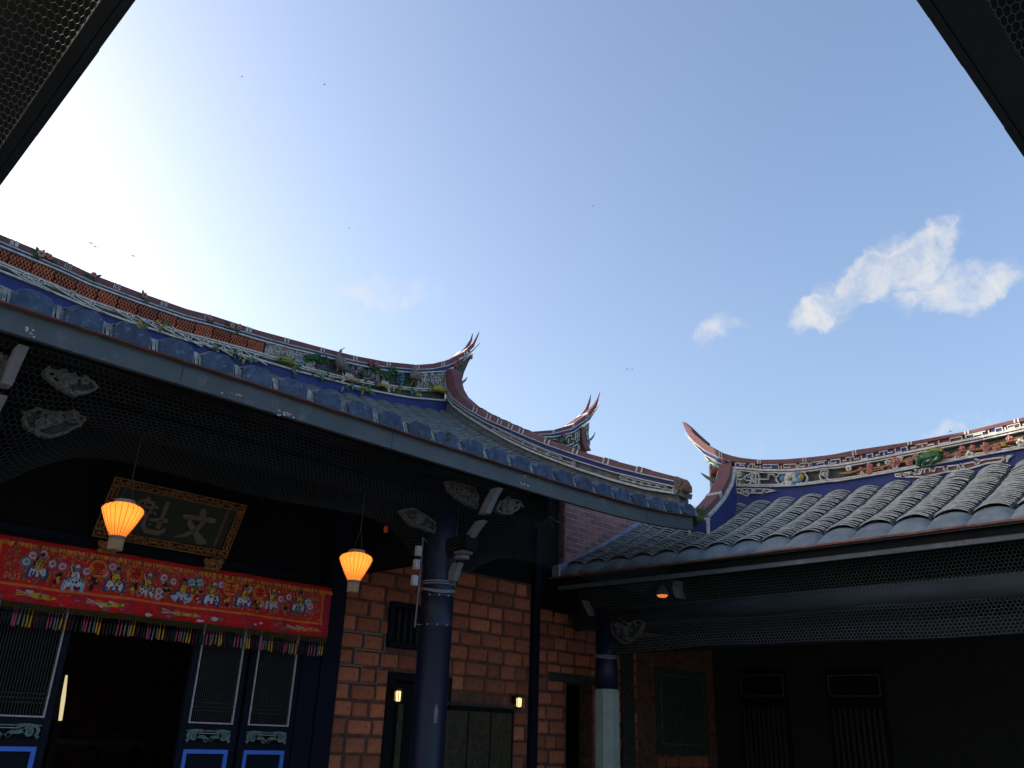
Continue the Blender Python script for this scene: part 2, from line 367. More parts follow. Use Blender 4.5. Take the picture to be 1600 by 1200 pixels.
QS = [-1, -.985, -.75, -.45, -.15, .15, .45, .75, .985, 1]
def tile_row(fp, width, hgt, ntile, m, proud=.02, thick=.016, jit=.006, seg=7, up=np.array([0, 0, 1.]), across=None, t0=0., t1=1., concave=False, edge=None, side=None):
    """overlapping tiles from eave to ridge. fp(offset_across, t) -> point on the roof surface"""
    vs = []; fs = []; fe = []
    for k in range(ntile):
        ta = t0+(t1-t0)*k/ntile; tb = t0+(t1-t0)*min((k+1.25)/ntile, 1)
        dx = random.uniform(-jit, jit); dz = random.uniform(-.003, .003); dt = random.uniform(-.07, .07)/ntile
        o = len(vs); tw = random.uniform(-.003, .003)
        for lvl in range(3):
            for j in range(seg+1):
                q = -1+2*j/seg; w = width/2
                if side is not None: q = QS[j]
                arc = (0. if abs(q) == 1 else side+hgt*(1-q*q)) if side is not None else hgt*(math.sqrt(max(0, 1-(q*.94)**2))-.34)/.66 if not concave else hgt*q*q
                tt = max(ta+dt, t0-.02) if lvl < 2 else tb
                p = fp(q*w+dx, tt)+up*(arc+dz+tw*q+(proud if lvl == 0 else (proud-thick if lvl == 1 else 0)))
                vs.append(tuple(p))
        n = seg+1
        for j in range(seg):
            fs.append((o+j, o+j+1, o+2*n+j+1, o+2*n+j)); fe.append((o+n+j, o+n+j+1, o+j+1, o+j))
    b = MB(); b.add(vs, fs, m); k = b.mi(edge or m); b.f += fe; b.m += [k]*len(fe); return b
PITCH = .358
XS = [XC+PITCH*k+.13 for k in range(-16, 17)]
for x in XS:
    if x > HEND-.1: continue
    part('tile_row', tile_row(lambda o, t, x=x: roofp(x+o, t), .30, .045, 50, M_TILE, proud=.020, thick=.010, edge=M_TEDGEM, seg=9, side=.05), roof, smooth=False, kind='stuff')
    part('trough_row', tile_row(lambda o, t, x=x: roofp(x+PITCH/2+o, t), .13, .02, 24, M_TROUGH, proud=.015, concave=True, seg=3), roof, kind='stuff')
    # back slope, plain rows
    bb = MB(); bb.tube([(x, 2*RY-roofp(x, t)[1], roofp(x, t)[2]+.0) for t in np.linspace(0, 1, 8)], .11, M_TILE, n=8); part('rear_tile_row', bb, roof)
# plaster plugs at the eave
def plug(x, w, h, m, y0, y1):
    k = 9; out = []
    for j in range(k+1):
        q = -1+2*j/k; z = h*(1-abs(q)**6*.34)*(1+random.uniform(-.07, .07)); out.append((x+q*w*.465+random.uniform(-.004, .004), z))
    z0 = roofz(x, 0)-.055
    pts = [(a, y0, z0+c) for a, c in out]
    ring0 = [(x-w/2, y0, z0)]+pts+[(x+w/2, y0, z0)]
    b = MB(); n = len(ring0); bulge = [(p[0]*.93+x*.07, y0-.010, z0+(p[2]-z0)*.93+.004) for p in ring0]; back = [(p[0], y1, p[2]+.035) for p in ring0]
    vs = ring0+bulge+back
    fs = [tuple(range(n, 2*n))]+[(i, i+1, n+i+1, n+i) for i in range(n-1)]+[(n-1, 0, n, 2*n-1)]+[(2*n+i, 2*n+i+1, i+1, i) for i in range(n-1)]
    b.add(vs, fs, m); return b
for x in XS:
    if x > HEND-.1: continue
    part('eave_plug', plug(x, .285, .155, M_PLUG, EY-.035, EY+.18), roof)
    bb = MB()
    z = roofz(x+PITCH/2, 0)-.055
    for q in range(3):
        hh = .142-.008*q; cx = x+PITCH/2+(-.034+.034*q)+random.uniform(-.004, .004)
        bb.add([(cx-.012, EY-.03-.006*(q % 2), z), (cx+.012, EY-.03, z), (cx+.019, EY+.03, z+hh*random.uniform(.9, 1.05)), (cx-.019, EY+.025, z+hh*random.uniform(.9, 1.05)), (cx-.019, EY+.2, z+hh), (cx+.019, EY+.2, z+hh)], [(0, 1, 2, 3), (3, 2, 5, 4)], M_PLUGEND)
    part('gap_mortar', bb, roof)
# fascia, lip
xs = np.linspace(XC-6.1, HEND, 40)
def sweepx(y0, y1, z0, z1, m, xs=xs, jit=0):
    b = MB(); vs = []; fs = []
    for x in xs:
        l = float(eave_lift(x))+random.uniform(-jit, jit)
        vs += [(x, y0, z0+l), (x, y1, z0+l), (x, y1, z1+l), (x, y0, z1+l)]
    for i in range(len(xs)-1):
        a = 4*i
        for j in range(4): fs.append((a+j, a+4+j, a+4+(j+1) % 4, a+(j+1) % 4))
    fs += [(0, 1, 2, 3), (4*len(xs)-1, 4*len(xs)-2, 4*len(xs)-3, 4*len(xs)-4)]
    b.add(vs, fs, m); return b
fascia = part('fascia', sweepx(EY, EY+.05, 4.085, 4.262, M_FASCIA), hall)
part('drip_lip', sweepx(EY-.055, EY+.1, 4.264, 4.274, mat('dull_rust_lip', (.17, .07, .05), .9, (.08, .055, .05), 8, contrast=1.4), jit=.003, xs=np.linspace(XC-6.1, HEND+.02, 90)), fascia)
bb = MB()
for px_, k in ((46, 1), (612, 0), (765, 1), (822, 1), (1010, 0), (282, 0)):     # seams and bird droppings on the fascia
    p = PY(px_, 500, EY); x = PY(px_, 510+px_*.3, EY)[0]; l = float(eave_lift(x))
    bb.box((x-.002, EY-.0025, 4.09+l), (x+.002, EY+.001, 4.258+l), M_FASCIAD if not k else M_GREYPL)
for (px_, py_) in ((352, 614), (366, 617), (372, 619), (440, 645), (452, 648), (455, 650), (818, 745), (816, 757), (822, 759), (440, 647), (47, 523), (45, 515)):
    p = PY(px_, py_, EY); 
    for _ in range(4):
        q = p+np.array([random.uniform(-.035, .035), 0, random.uniform(-.018, .018)]); r = random.uniform(.003, .009)
        bb.poly([q+np.array([r*1.6*math.cos(a)*random.uniform(.6, 1.2), 0, r*math.sin(a)*random.uniform(.5, 1.2)]) for a in np.linspace(0, 2*math.pi, 8)[:-1]], (0, -1, 0), .003, 0, M_WHITE)
part('seam_marks', bb, fascia, kind='stuff')

# ---------------- decorated ridge helpers
def interp(c, s): return np.interp(s, c[0], c[1])
class Surf:
    """wall plane of a ridge: s along, z up, with facing normal"""
    def __init__(s, plane, val, mirror=None): s.plane = plane; s.val = val; s.mirror = mirror
    def pt(s, a, z, off=0.):
        return np.array([a, s.val-off, z]) if s.plane == 'Y' else np.array([s.val-off, a, z])
    def px(s, x, y, off=0.):
        p = PY(x, y, s.val) if s.plane == 'Y' else PX(x, y, s.val)
        return p-(np.array([0, off, 0]) if s.plane == 'Y' else np.array([off, 0, 0]))
    @property
    def n(s): return np.array([0, -1., 0]) if s.plane == 'Y' else np.array([-1., 0, 0])
def band(sf, top, bot, s0, s1, front, back, m, n=40, mir=None, dt=0, db=0, neck=None):
    b = MB(); ss = np.linspace(s0, s1, n)
    if neck is not None:                 # crowd samples into the steep tail and thin it to a blade
        ss = np.concatenate([np.linspace(s0, neck, n), neck+(s1-neck)*np.sin(np.linspace(0, math.pi/2, 28))[1:]])
    back_ = np.array([back if neck is None or (a-neck)*(s1-neck) <= 0 else back+(.02-front-back)*min(1, (a-neck)/(s1-neck)*1.15) for a in ss])
    T = [sf.pt(a, float(interp(top, a))+dt) for a in ss]; B = [sf.pt(a, float(interp(bot, a))+db) for a in ss]
    b.strip(T, B, sf.n, front, -back_, m)
    if mir is not None:
        f = lambda p: np.array([2*mir-p[0], p[1], p[2]])
        b.strip([f(p) for p in T], [f(p) for p in B], sf.n, front, -back_, m)
    return b
def ribbon(b, sf, pts, w, m, off=.02, th=.02, closed=False):
    """raised cord of width w along 2-D points (s, z)"""
    P = [np.array(p, float) for p in pts]
    if closed: P = P+[P[0]]
    L, R = [], []
    for i, p in enumerate(P):
        if closed and i in (0, len(P)-1): d = P[1]-P[-2]
        else: d = P[min(i+1, len(P)-1)]-P[max(i-1, 0)]
        d = d/(np.linalg.norm(d)+1e-9); nn = np.array([-d[1], d[0]]); L.append(p+nn*w/2); R.append(p-nn*w/2)
    b.strip([sf.pt(*q) for q in L], [sf.pt(*q) for q in R], sf.n, off, off-th, m)
def spiral(cx, cz, r, turns=1.3, a0=0., sgn=1, n=18):
    return [(cx+r*(1-.8*i/n)*math.cos(a0+sgn*2*math.pi*turns*i/n), cz+r*(1-.8*i/n)*math.sin(a0+sgn*2*math.pi*turns*i/n)) for i in range(n+1)]
def flower(b, sf, a, z, r, m, mc=None, petals=5, off=.02):
    for k in range(petals):
        an = 2*math.pi*k/petals+random.random()*.3; c = sf.pt(a+r*.55*math.cos(an), z+r*.55*math.sin(an), off)
        sq = (1, .5, 1) if sf.plane == 'Y' else (.5, 1, 1)
        b.ball(c, r*.5, m, 6, 4, sq)
    b.ball(sf.pt(a, z, off+r*.25), r*.28, mc or M_YELP, 6, 4)
def leaf(b, sf, a, z, L, an, m, off=.02):
    d = np.array([math.cos(an), math.sin(an)]); n = np.array([-d[1], d[0]])
    q = [(0, 0, 0), (.35, .22, .012), (.75, .16, .006), (1, 0, 0), (.75, -.16, .006), (.35, -.22, .012)]
    vs = [sf.pt(a+L*(d[0]*u+n[0]*v), z+L*(d[1]*u+n[1]*v), off+o) for u, v, o in q]+[sf.pt(a+L*.5*d[0], z+L*.5*d[1], off+.025)]
    b.add(vs, [(i, (i+1) % 6, 6) for i in range(6)], m)
def key_fret(b, sf, top, bot, s0, s1, cell, w, off, mfill=None, mline=M_WHITE, fill_p=.6):
    """broken key-pattern of raised white cord, some cells filled with colour"""
    a = s0
    while a < s1-cell*.6:
        L = min(cell*random.choice((1, 1.4, 1.8)), s1-a)
        zt = float(interp(top, a+L/2)); zb = float(interp(bot, a+L/2)); h = zt-zb; sl = (float(interp(top, a+L))-float(interp(top, a)))/L
        Z = lambda u, v: (a+u*L, zb+h*v+sl*(u-.5)*L)
        k = random.randrange(4)
        if mfill and random.random() < fill_p:
            f = random.choice(mfill); b.poly([sf.pt(*Z(u, v)) for u, v in ((.06, .15), (.94, .15), (.94, .85), (.06, .85))], sf.n, off-.012, -.01, f)
        if k == 0: paths = [[(.05, .12), (.05, .88), (.8, .88), (.8, .4), (.4, .4), (.4, .62)], [(.95, .12), (.95, .7)], [(.05, .12), (.95, .12)]]
        elif k == 1: paths = [[(.95, .88), (.95, .12), (.2, .12), (.2, .6), (.6, .6), (.6, .38)], [(.05, .88), (.95, .88)]]
        elif k == 2: paths = [[(.05, .5), (.3, .5), (.3, .88), (.75, .88), (.75, .5), (.95, .5)], [(.1, .12), (.9, .12), (.9, .3)], [(.5, .3), (.5, .65)]]
        else: paths = [[(.08, .3), (.08, .88), (.5, .88), (.5, .3), (.92, .3), (.92, .88)], [(.2, .12), (.95, .12)]]
        for p in paths: ribbon(b, sf, [Z(*q) for q in p], w, mline, off, .02)
        a += L*1.04

def swallow_ridge(parent, sf, cv, sL, sEnd, sTip, mir, thick, ticks, tick_w=.018):
    """upper bands of a ridge with the upswept forked tail. cv: dict of (s,z) curves"""
    n = sf.n; sg = 1 if sTip > sL else -1
    part('maroon_band', band(sf, cv['top'], cv['mb'], sL, sTip, .045, thick, M_MAROON, 60, mir, neck=sEnd), parent)
    b = MB()
    for mm in ([None] if mir is None else [None, mir]):
        for a in ticks:
            for d in (-.022, .022):
                s0 = a+d
                q = [(s0-tick_w/2, float(interp(cv['top'], s0-tick_w/2))+.004), (s0+tick_w/2, float(interp(cv['top'], s0+tick_w/2))+.004), (s0+tick_w/2, float(interp(cv['mb'], s0+tick_w/2))), (s0-tick_w/2, float(interp(cv['mb'], s0-tick_w/2)))]
                pts = [sf.pt(*t) for t in q]
                if mm is not None: pts = [np.array([2*mm-p[0], p[1], p[2]]) for p in pts]
                b.poly(pts, n, .049, -thick-.004, M_WHITE)
    part('white_ticks', b, parent, kind='stuff')

SFM = Surf('Y', RY)
sE = PY(697, 600, RY)[0]; sT = PY(746.5, 519, RY)[0]; sT2 = PY(748.5, 536, RY)[0]
ridge = part('ridge', band(SFM, cm['bb'], cm['base'], XC, sE+.02, -.03, .22, M_DARKPL, 40, XC, db=-.35), hall)
swallow_ridge(ridge, SFM, cm, XC, sE, sT, XC, .26, [])
# ticks
b = MB()
for (px_, py_) in ((24,376),(106,412),(183,444),(256,471),(322,494),(388,514),(446,532),(502,548),(553,560),(605,570),(650,574),(690,568),(725,554)):
    a = PY(px_, py_, RY)[0]; u = XC+abs(a-XC)
    for mm in (1, -1):
        for d in (-.03, .03):
            s0 = u+d; w = .011
            pts = [SFM.pt(XC+mm*(q-XC), z) for q, z in ((s0-w, float(interp(cm['top'], s0-w))+.004), (s0+w, float(interp(cm['top'], s0+w))+.004), (s0+w, float(interp(cm['mb'], s0+w))), (s0-w, float(interp(cm['mb'], s0-w))))]
            b.poly(pts, SFM.n, .049, -.265, M_WHITE)
part('white_ticks', b, ridge, kind='stuff')
# second prong of the maroon tail (behind the first) and the lower prong
def prong(sf, pts, r, m, off): 
    b = MB(); b.tube([sf.px(x, y, off) for x, y in pts], r, m, 6); return b
part('tail_prong', prong(SFM, [(712,562),(724,553),(734,541.5),(740.5,530),(743.2,519)], [.04,.042,.038,.026,.006], M_MAROON, -.09), ridge)
part('blue_band', band(SFM, cm['bt'], cm['bb'], XC, sT2, .02, .24, M_BLUE, 60, XC, dt=-.012, db=.010, neck=sE), ridge)
b = band(SFM, cm['bt'], cm['bt'], XC, sT2-.02, .034, .22, M_WHITE, 60, XC, dt=.004, db=-.022, neck=sE)
part('white_line', b, ridge)
part('white_line', band(SFM, cm['bb'], cm['bb'], XC, sT2, .034, .22, M_WHITE, 60, XC, dt=.012, db=-.012, neck=sE), ridge)
for d0, d1 in ((.012, -.012), (-.028, -.045)):
    part('white_molding', band(SFM, cm['pb'], cm['pb'], XC, sE, .05, .2, M_WHITE, 50, XC, dt=d0, db=d1), ridge)
part('white_molding', band(SFM, cm['lm'], cm['lm'], XC, sE, .07, .2, M_WHITE, 50, XC, dt=.012, db=-.016), ridge)
part('blue_base', band(SFM, cm['lm'], cm['base'], XC, sE+.1, .03, .2, M_BLUE, 50, XC, dt=-.016, db=-.3), ridge)
# orange lattice of the middle
s_l = PY(410, 545, RY)[0]
def lattice_block(a0, a1):
    b = MB(); ss = np.linspace(a0, a1, 7)
    zt = lambda a: float(interp(cm['bb'], XC+abs(a-XC)))-.045; zb = lambda a: float(interp(cm['pb'], XC+abs(a-XC)))+.016
    for i in range(6):
        c = (ss[i]+ss[i+1])/2; w = (ss[1]-ss[0])
        for q in range(4):
            z0 = zb(c)+(zt(c)-zb(c))*q/4; z1 = zb(c)+(zt(c)-zb(c))*(q+1)/4; o = (q % 2)*w/2
            b.box((c-w/2+o, RY-.06+.01*(q % 2), z0), (c-w/2+o+w*.42, RY+.1, z1+.001), M_TERRA)
            b.box((c-w/2, RY-.05, z0-.004), (c+w/2, RY+.1, z0+(z1-z0)*.28), M_TERRA)
    return b
na = 14; L0 = 2*(s_l-XC)/na
for i in range(na): part('lattice_block', lattice_block(2*XC-s_l+i*L0+.01, 2*XC-s_l+(i+1)*L0-.01), ridge)
# coloured fretwork panels
s1_ = PY(490, 565, RY)[0]; s2_ = PY(648, 590, RY)[0]; s3_ = PY(695, 590, RY)[0]
top_in = (cm['bb'][0], cm['bb'][1]-.02); bot_in = (cm['pb'][0], cm['pb'][1]+.015)
def mosaic(sf, top, bot, s0, s1, cols, cell, mline=M_WHITE):
    b = MB(); a = s0; fl = random.choice(cols)
    rows = 5
    while a < s1:
        zt = float(interp(top, a)); zb = float(interp(bot, a)); h = (zt-zb)/rows
        for r in range(rows):
            if random.random() < .5: fl = random.choice(cols)
            z = zb+r*h
            b.poly([sf.pt(a, z), sf.pt(a+cell, z), sf.pt(a+cell, z+h), sf.pt(a, z+h)], sf.n, .006+random.random()*.006, -.01, fl)
            if random.random() < .5: ribbon(b, sf, [(a, z), (a, z+h)], .011, mline, .026, .02)
            if random.random() < .6: ribbon(b, sf, [(a, z+h*.5), (a+cell, z+h*.5)], .011, mline, .026, .02)
            if random.random() < .35: ribbon(b, sf, [(a, z+h), (a+cell*.6, z+h), (a+cell*.6, z+h*.5)], .011, mline, .026, .02)
        a += cell
    return b
part('fretwork_panel', mosaic(SFM, top_in, bot_in, s_l+.04, s1_, [M_TEAL, M_TEAL, M_PINK, M_ORP, M_DARKPL], .055), ridge)
part('fretwork_panel', mosaic(SFM, top_in, bot_in, s2_, s3_-.02, [M_TEAL, M_YGREEN, M_PINK, M_DARKPL, M_DARKPL], .055), ridge)
# garden scene of cut porcelain: rocks, trees, cranes
b = MB()
for (x, y, m, r, k) in ((480,561,M_GREEN,.07,5),(492,560,M_GREEN,.08,6),(503,564,M_DGREEN,.06,4),(500,576,M_TEAL,.05,3),(585,580,M_GREEN,.07,5),(598,586,M_GREEN,.075,6),(611,581,M_GREEN,.08,6),(607,594,M_DGREEN,.05,4),(624,587,M_TEAL,.06,5),(624,597,M_TEAL,.07,5),(633,600,M_GREEN,.05,4),(560,588,M_DGREEN,.05,3),(570,592,M_GREEN,.04,3)):
    b = MB()
    for _ in range(k*6):
        b.ball(SFM.px(x+random.uniform(-6, 6), y+random.uniform(-5, 5), random.uniform(.03, .09)), r*random.uniform(.16, .36), random.choice((m, m, M_DGREEN, M_YGREEN) if random.random() < .4 else (m,)), 6, 4)
    part('porcelain_tree', b, ridge)
b = MB()
for _ in range(70):
    x = random.uniform(535, 600); y = 575+(x-535)*.3+random.uniform(-8, 10)
    q = SFM.px(x, y, .03); r = random.uniform(.02, .06)
    b.ball(q, r, random.choice((M_PURP, M_PURP, M_DARKPL, M_GREYPL)), 5, 4, (1, .8, random.uniform(.6, 1.6)))
part('porcelain_rocks', b, ridge, kind='stuff')
def crane(sf, pts_body, pts_neck, legs, head):
    b = MB(); b.tube([sf.px(x, y, .12) for x, y in pts_body], [.03, .10, .11, .05], M_CRANE, 8)
    b.tube([sf.px(x, y, .13) for x, y in pts_neck], [.045, .03, .024, .03], M_CRANE, 6)
    b.tube([sf.px(head[0], head[1], .13), sf.px(head[0]+6, head[1]-3, .15)], [.012, .003], M_SCROLL, 5)
    for l in legs: b.tube([sf.px(x, y, .1) for x, y in l], .012, M_OCHRE, 5)
    return b
part('crane_figure', crane(SFM, [(521,560),(525,567),(529,574),(531,581)], [(523,563),(523,557),(525,553),(526,551)], [[(528,575),(531,583)], [(525,575),(521,582)]], (526, 550)), ridge)
part('crane_figure', crane(SFM, [(635,592),(640,590),(645,590),(650,594)], [(641,588),(639,582),(640,578),(642,576)], [[(641,596),(637,604)], [(645,596),(648,604)]], (641, 577)), ridge)
# roses on the blue band
def rose_group(sf, lst, off=.05):
    b = MB()
    for (x, y, r, m, nl) in lst:
        r *= .78
        p = sf.px(x, y); a, z = (p[0], p[2]) if sf.plane == 'Y' else (p[1], p[2])
        for k in range(nl): leaf(b, sf, a+random.uniform(-r, r), z+random.uniform(-r*.6, r*.6), r*random.uniform(1.6, 2.4), random.uniform(0, 6.28), random.choice((M_GREEN, M_DGREEN, M_GREEN)), off)
        flower(b, sf, a, z, r, m, M_REDP, 6, off+.02)
    return b
for lst in ([(62,399,.07,M_ORP,7),(75,404,.06,M_PINK,6),(88,413,.02,M_TEAL,4)], [(144,432,.055,M_PINK,6)], [(223,464,.06,M_PINK,6)], [(326,500,.05,M_PINK,4)], [(360,511,.055,M_ORP,5),(370,514,.055,M_PINK,5),(348,511,.015,M_YGREEN,3)], [(576,569,.07,M_REDP,5),(585,571,.06,M_PINK,5)], [(708,572,.06,M_REDP,6),(715,568,.06,M_REDP,5)]):
    part('rose_cluster', rose_group(SFM, lst), ridge)
# trailing scrolls on the lower ledge
b = MB()
for (x, y) in ((36,436),(60,446),(108,464),(140,478),(198,498),(232,508),(265,520),(292,531),(318,539),(345,548),(370,554),(395,560)):
    p = SFM.px(x, y); 
    ribbon(b, SFM, spiral(p[0], p[2]+.02, .05, 1.2, random.random()*6, random.choice((-1, 1))), .015, M_WHITE, .09, .03)
    ribbon(b, SFM, [(p[0]-.22, p[2]+.05), (p[0]-.05, p[2]-.005), (p[0]+.22, p[2]-.06)], .016, M_WHITE, .08, .03)
part('scroll_relief', b, ridge, kind='stuff')
def fish(sf, x, y, L, m, m2, fl=1, parent=None):
    L *= .8; c = sf.px(x, y, .10); b = MB(); d = np.array([1, 0, .05])*fl; ts = np.linspace(-.5, .5, 6)
    b.tube([c+d*L*t+np.array([0, 0, .04*math.cos(t*3)]) for t in ts], [.025*L/.3, .045*L/.3, .06*L/.3, .058*L/.3, .045*L/.3, .02*L/.3], m, 8)
    e = c-d*L*.5
    for k in (-1, 0, 1): b.add([e, e-d*.12*L/.3+np.array([0, .0, .08*k+.05]), e-d*.10*L/.3+np.array([0, .02, .08*k])], [(0, 1, 2)], m2)
    for k in range(3): q = c+d*L*(.2-.2*k); b.add([q+np.array([0, 0, .07]), q-d*.09+np.array([0, 0, .14]), q-d*.1+np.array([0, .02, .06])], [(0, 1, 2)], m2)
    b.ball(c+d*L*.4+np.array([0, -.05, .02]), .015, M_SBLACK, 5, 4)
    return b
for a in ((442,569,.42,M_YGREEN,M_DGREEN,-1),(545,598,.30,M_ORP,M_WHITE,1),(592,606,.26,M_YELP,M_WHITE,-1),(682,613,.40,M_YELP,M_YGREEN,1)):
    part('fish_figure', fish(SFM, *a), ridge)
b = MB()
for (x, y) in ((215,508),(249,512),(335,546),(360,555),(372,562),(380,564),(388,566),(500,590),(512,592),(490,586),(536,606),(548,608),(560,608),(569,610),(575,612),(610,611),(622,613),(640,614),(652,619),(455,582)):
    p = SFM.px(x, y)
    for k in range(4): leaf(b, SFM, p[0]+random.uniform(-.05, .05), p[2]+random.uniform(-.02, .02), random.uniform(.06, .13), random.uniform(0, 6.28), random.choice((M_GREEN, M_TEAL, M_YGREEN, M_YELP, M_DGREEN)), .085)
    if random.random() < .4: flower(b, SFM, p[0], p[2], .035, random.choice((M_PINK, M_YELP, M_TEAL)), off=.09)
part('leaf_garland', b, ridge, kind='stuff')
# end panel behind the tail with its small prong
b = MB(); b.poly([SFM.px(x, y, -.04) for x, y in ((706,580),(735,556),(741,552),(733,566),(726,582),(722,598),(721,612),(712,605))], SFM.n, .02, -.18, M_DARKPL)
part('end_panel', b, ridge)
b = MB()
for (x, y) in ((717,592),(716,604),(719,609),(736,558)): 
    p = SFM.px(x, y); flower(b, SFM, p[0], p[2], .05, M_REDP, off=.0)
    for k in range(3): leaf(b, SFM, p[0], p[2]+.06, .1, random.uniform(0, 6), M_GREEN, .0)
b.tube([SFM.px(x, y, .0) for x, y in ((716,600),(722,598),(727,594),(730,589))], [.03,.028,.02,.006], M_GREYPL, 6)
part('end_flower', b, ridge)

# ---------------- verge ridge running down the gable edge
VX = 9.5; SFV = Surf('X', VX)
vt = [(708,576),(710,592),(713,605),(720,617),(737,632),(762,646),(797,662),(828,675),(860,688),(910,706),(960,720),(1010,733),(1062,746.5)]
vm = [(698,579),(699,598),(702,610),(711,623),(731,638),(762,655),(800,671),(830,684),(860,696),(910,713),(960,729),(1010,741.5),(1059,752.5)]
vb = [(697,581),(698,600),(701,613),(710,627),(730,642),(762,660.5),(800,678),(830,692),(860,704.5),(910,722),(960,737.5),(1010,750),(1059,761)]
vl = [(697,590),(698,607),(701,621),(710,634),(730,649),(762,669),(800,690),(830,704),(860,716),(910,734.5),(960,750.5),(1010,763.5),(1057,771)]
def pxs(sf, pl, off=0): return [sf.px(x, y, off) for x, y in pl]
T, Mm, Bb, Ll = pxs(SFV, vt), pxs(SFV, vm), pxs(SFV, vb), pxs(SFV, vl)
b = MB(); b.strip([p+np.array([0, 0, -.012]) for p in Bb], [p+np.array([0, 0, -.45]) for p in Ll], SFV.n, -.02, -.26, M_GREYPL)
verge = part('verge_ridge', b, hall)
b = MB(); k = len(T)
vs = []; fs = []
for t, m_ in zip(T, Mm):        # maroon cap: sloping front face, flat top, back
    w = m_; vs += [w+np.array([-.05, 0, 0]), t+np.array([-.015, 0, 0]), t+np.array([.2, 0, .01]), w+np.array([.25, 0, 0])]
for i in range(k-1):
    for j in range(4): fs.append((4*i+j, 4*i+4+j, 4*i+4+(j+1) % 4, 4*i+(j+1) % 4))
fs += [(3, 2, 1, 0), (4*k-4, 4*k-3, 4*k-2, 4*k-1)]
b.add(vs, fs, M_MAROON); part('maroon_cap', b, verge)
dn = np.array([0, 0, 1.])
b = MB(); b.strip([p-dn*.002 for p in Mm], [p-dn*.02 for p in Mm], SFV.n, .06, -.26, M_WHITE); part('white_line', b, verge)
b = MB(); b.strip([p-dn*.02 for p in Mm], [p for p in Bb], SFV.n, .03, -.25, M_BLUE); part('blue_band', b, verge)
b = MB(); b.strip([p-dn*.0 for p in Bb], [p-dn*.018 for p in Bb], SFV.n, .055, -.26, M_WHITE); part('white_line', b, verge)
b = MB(); b.strip([p+dn*.012 for p in Ll], [p-dn*.022 for p in Ll], SFV.n, .06, -.26, M_WHITE); part('white_molding', b, verge)
b = MB()
for f in np.array([(766,648),(800,663),(817,671),(857,687),(901,705),(949,719),(1001,731),(745,636),(783,655)]):
    a = PX(f[0], f[1], VX)[1]
    for d in (-.045, .045):
        yy = a+d; ord_ = np.argsort([p[1] for p in T]); zt = np.interp(yy, [T[i][1] for i in ord_], [T[i][2] for i in ord_]); ord2 = np.argsort([p[1] for p in Mm]); zm = np.interp(yy, [Mm[i][1] for i in ord2], [Mm[i][2] for i in ord2])
        w = .016
        b.add([(VX-.055, yy-w, zm), (VX-.055, yy+w, zm), (VX-.02, yy+w, zt+.004), (VX-.02, yy-w, zt+.004), (VX+.2, yy-w, zt+.014), (VX+.2, yy+w, zt+.014)], [(0, 1, 2, 3), (3, 2, 5, 4)], M_WHITE)
part('white_ticks', b, verge, kind='stuff')
b = MB()
for run in ([(774,672),(790,681),(802,687),(816,690),(828,697),(842,706),(852,712),(866,710),(880,716),(893,724),(899,720)], [(974,748),(985,752),(1000,756),(1010,757),(1020,762),(1032,766),(1045,768),(1056,769)]):
    q = [PX(x, y, VX) for x, y in run]; s0_, s1_v = q[0][1], q[-1][1]; ss = np.linspace(s0_, s1_v, 14)
    zl = lambda a: float(np.interp(a, [p[1] for p in Ll][::-1], [p[2] for p in Ll][::-1])); zu = lambda a: float(np.interp(a, [p[1] for p in Bb][::-1], [p[2] for p in Bb][::-1]))
    zz = lambda a, f: zl(a)+(zu(a)-zl(a))*f
    ribbon(b, SFV, [(a, zz(a, .36)) for a in ss], .012, M_WHITE, .03, .03)
    ribbon(b, SFV, [(a, zz(a, .70)) for a in ss[1:-2]], .012, M_WHITE, .03, .03)
    for a in ss[1:-1:2]: ribbon(b, SFV, spiral(a, zz(a, .53), .034, 1.2, random.random()*6, random.choice((-1, 1))), .010, M_WHITE, .032, .03)
    for a in (ss[0], ss[-1]): ribbon(b, SFV, spiral(a, zz(a, .5), .05, 1.3, random.random()*6), .013, M_WHITE, .034, .03)
part('scroll_relief', b, verge, kind='stuff')
# scroll end block at the foot
b = MB(); b.poly([SFV.px(x, y) for x, y in ((1057,747),(1062,746),(1070,750),(1075,759),(1075,768),(1068,768),(1058,762))], SFV.n, .075, -.10, M_SCROLL)
p = SFV.px(1065, 757); ribbon(b, SFV, spiral(p[1], p[2], .06, 1.6), .022, M_GOLDC, .09, .03)
p = SFV.px(1071, 765); ribbon(b, SFV, spiral(p[1], p[2], .03, 1.2), .016, M_GOLDC, .09, .03)
b.poly([SFV.px(x, y) for x, y in ((1058,763),(1068,768),(1066,776),(1058,773))], SFV.n, .0, -.22, M_GREYPL)
part('scroll_end', b, verge)

# ---------------- structure below the roof: beams, columns, brackets, walls
CY_ = 7.25; CX_A = 5.98; CX_L = 1.28
b = MB(); b.tube([(XC-6, CY_, 4.22), (7.6, CY_, 4.22)], .13, M_WOOD, 12); part('purlin', b, hall, smooth=True)
b = MB(); b.tube([(XC-6, 8.2, 4.75), (8.6, 8.2, 4.75)], .13, M_WOOD, 12); part('purlin', b, hall, smooth=True)
b = MB(); b.box((XC-6, EY+.12, 4.05), (6.6, EY+.26, 4.15), M_WOOD); part('eave_beam', b, hall)
for x0, x1 in ((XC-6, CX_L), (CX_L, CX_A)):
    b = MB(); b.bbox((x0+.15, CY_-.07, 3.86), (x1-.15, CY_+.07, 4.05), M_WOOD); part('tie_beam', b, hall)
for x in (CX_L, CX_A):
    b = MB(); b.bbox((x-.08, CY_, 3.35), (x+.08, FY, 3.62), M_WOOD); part('cross_beam', b, hall)
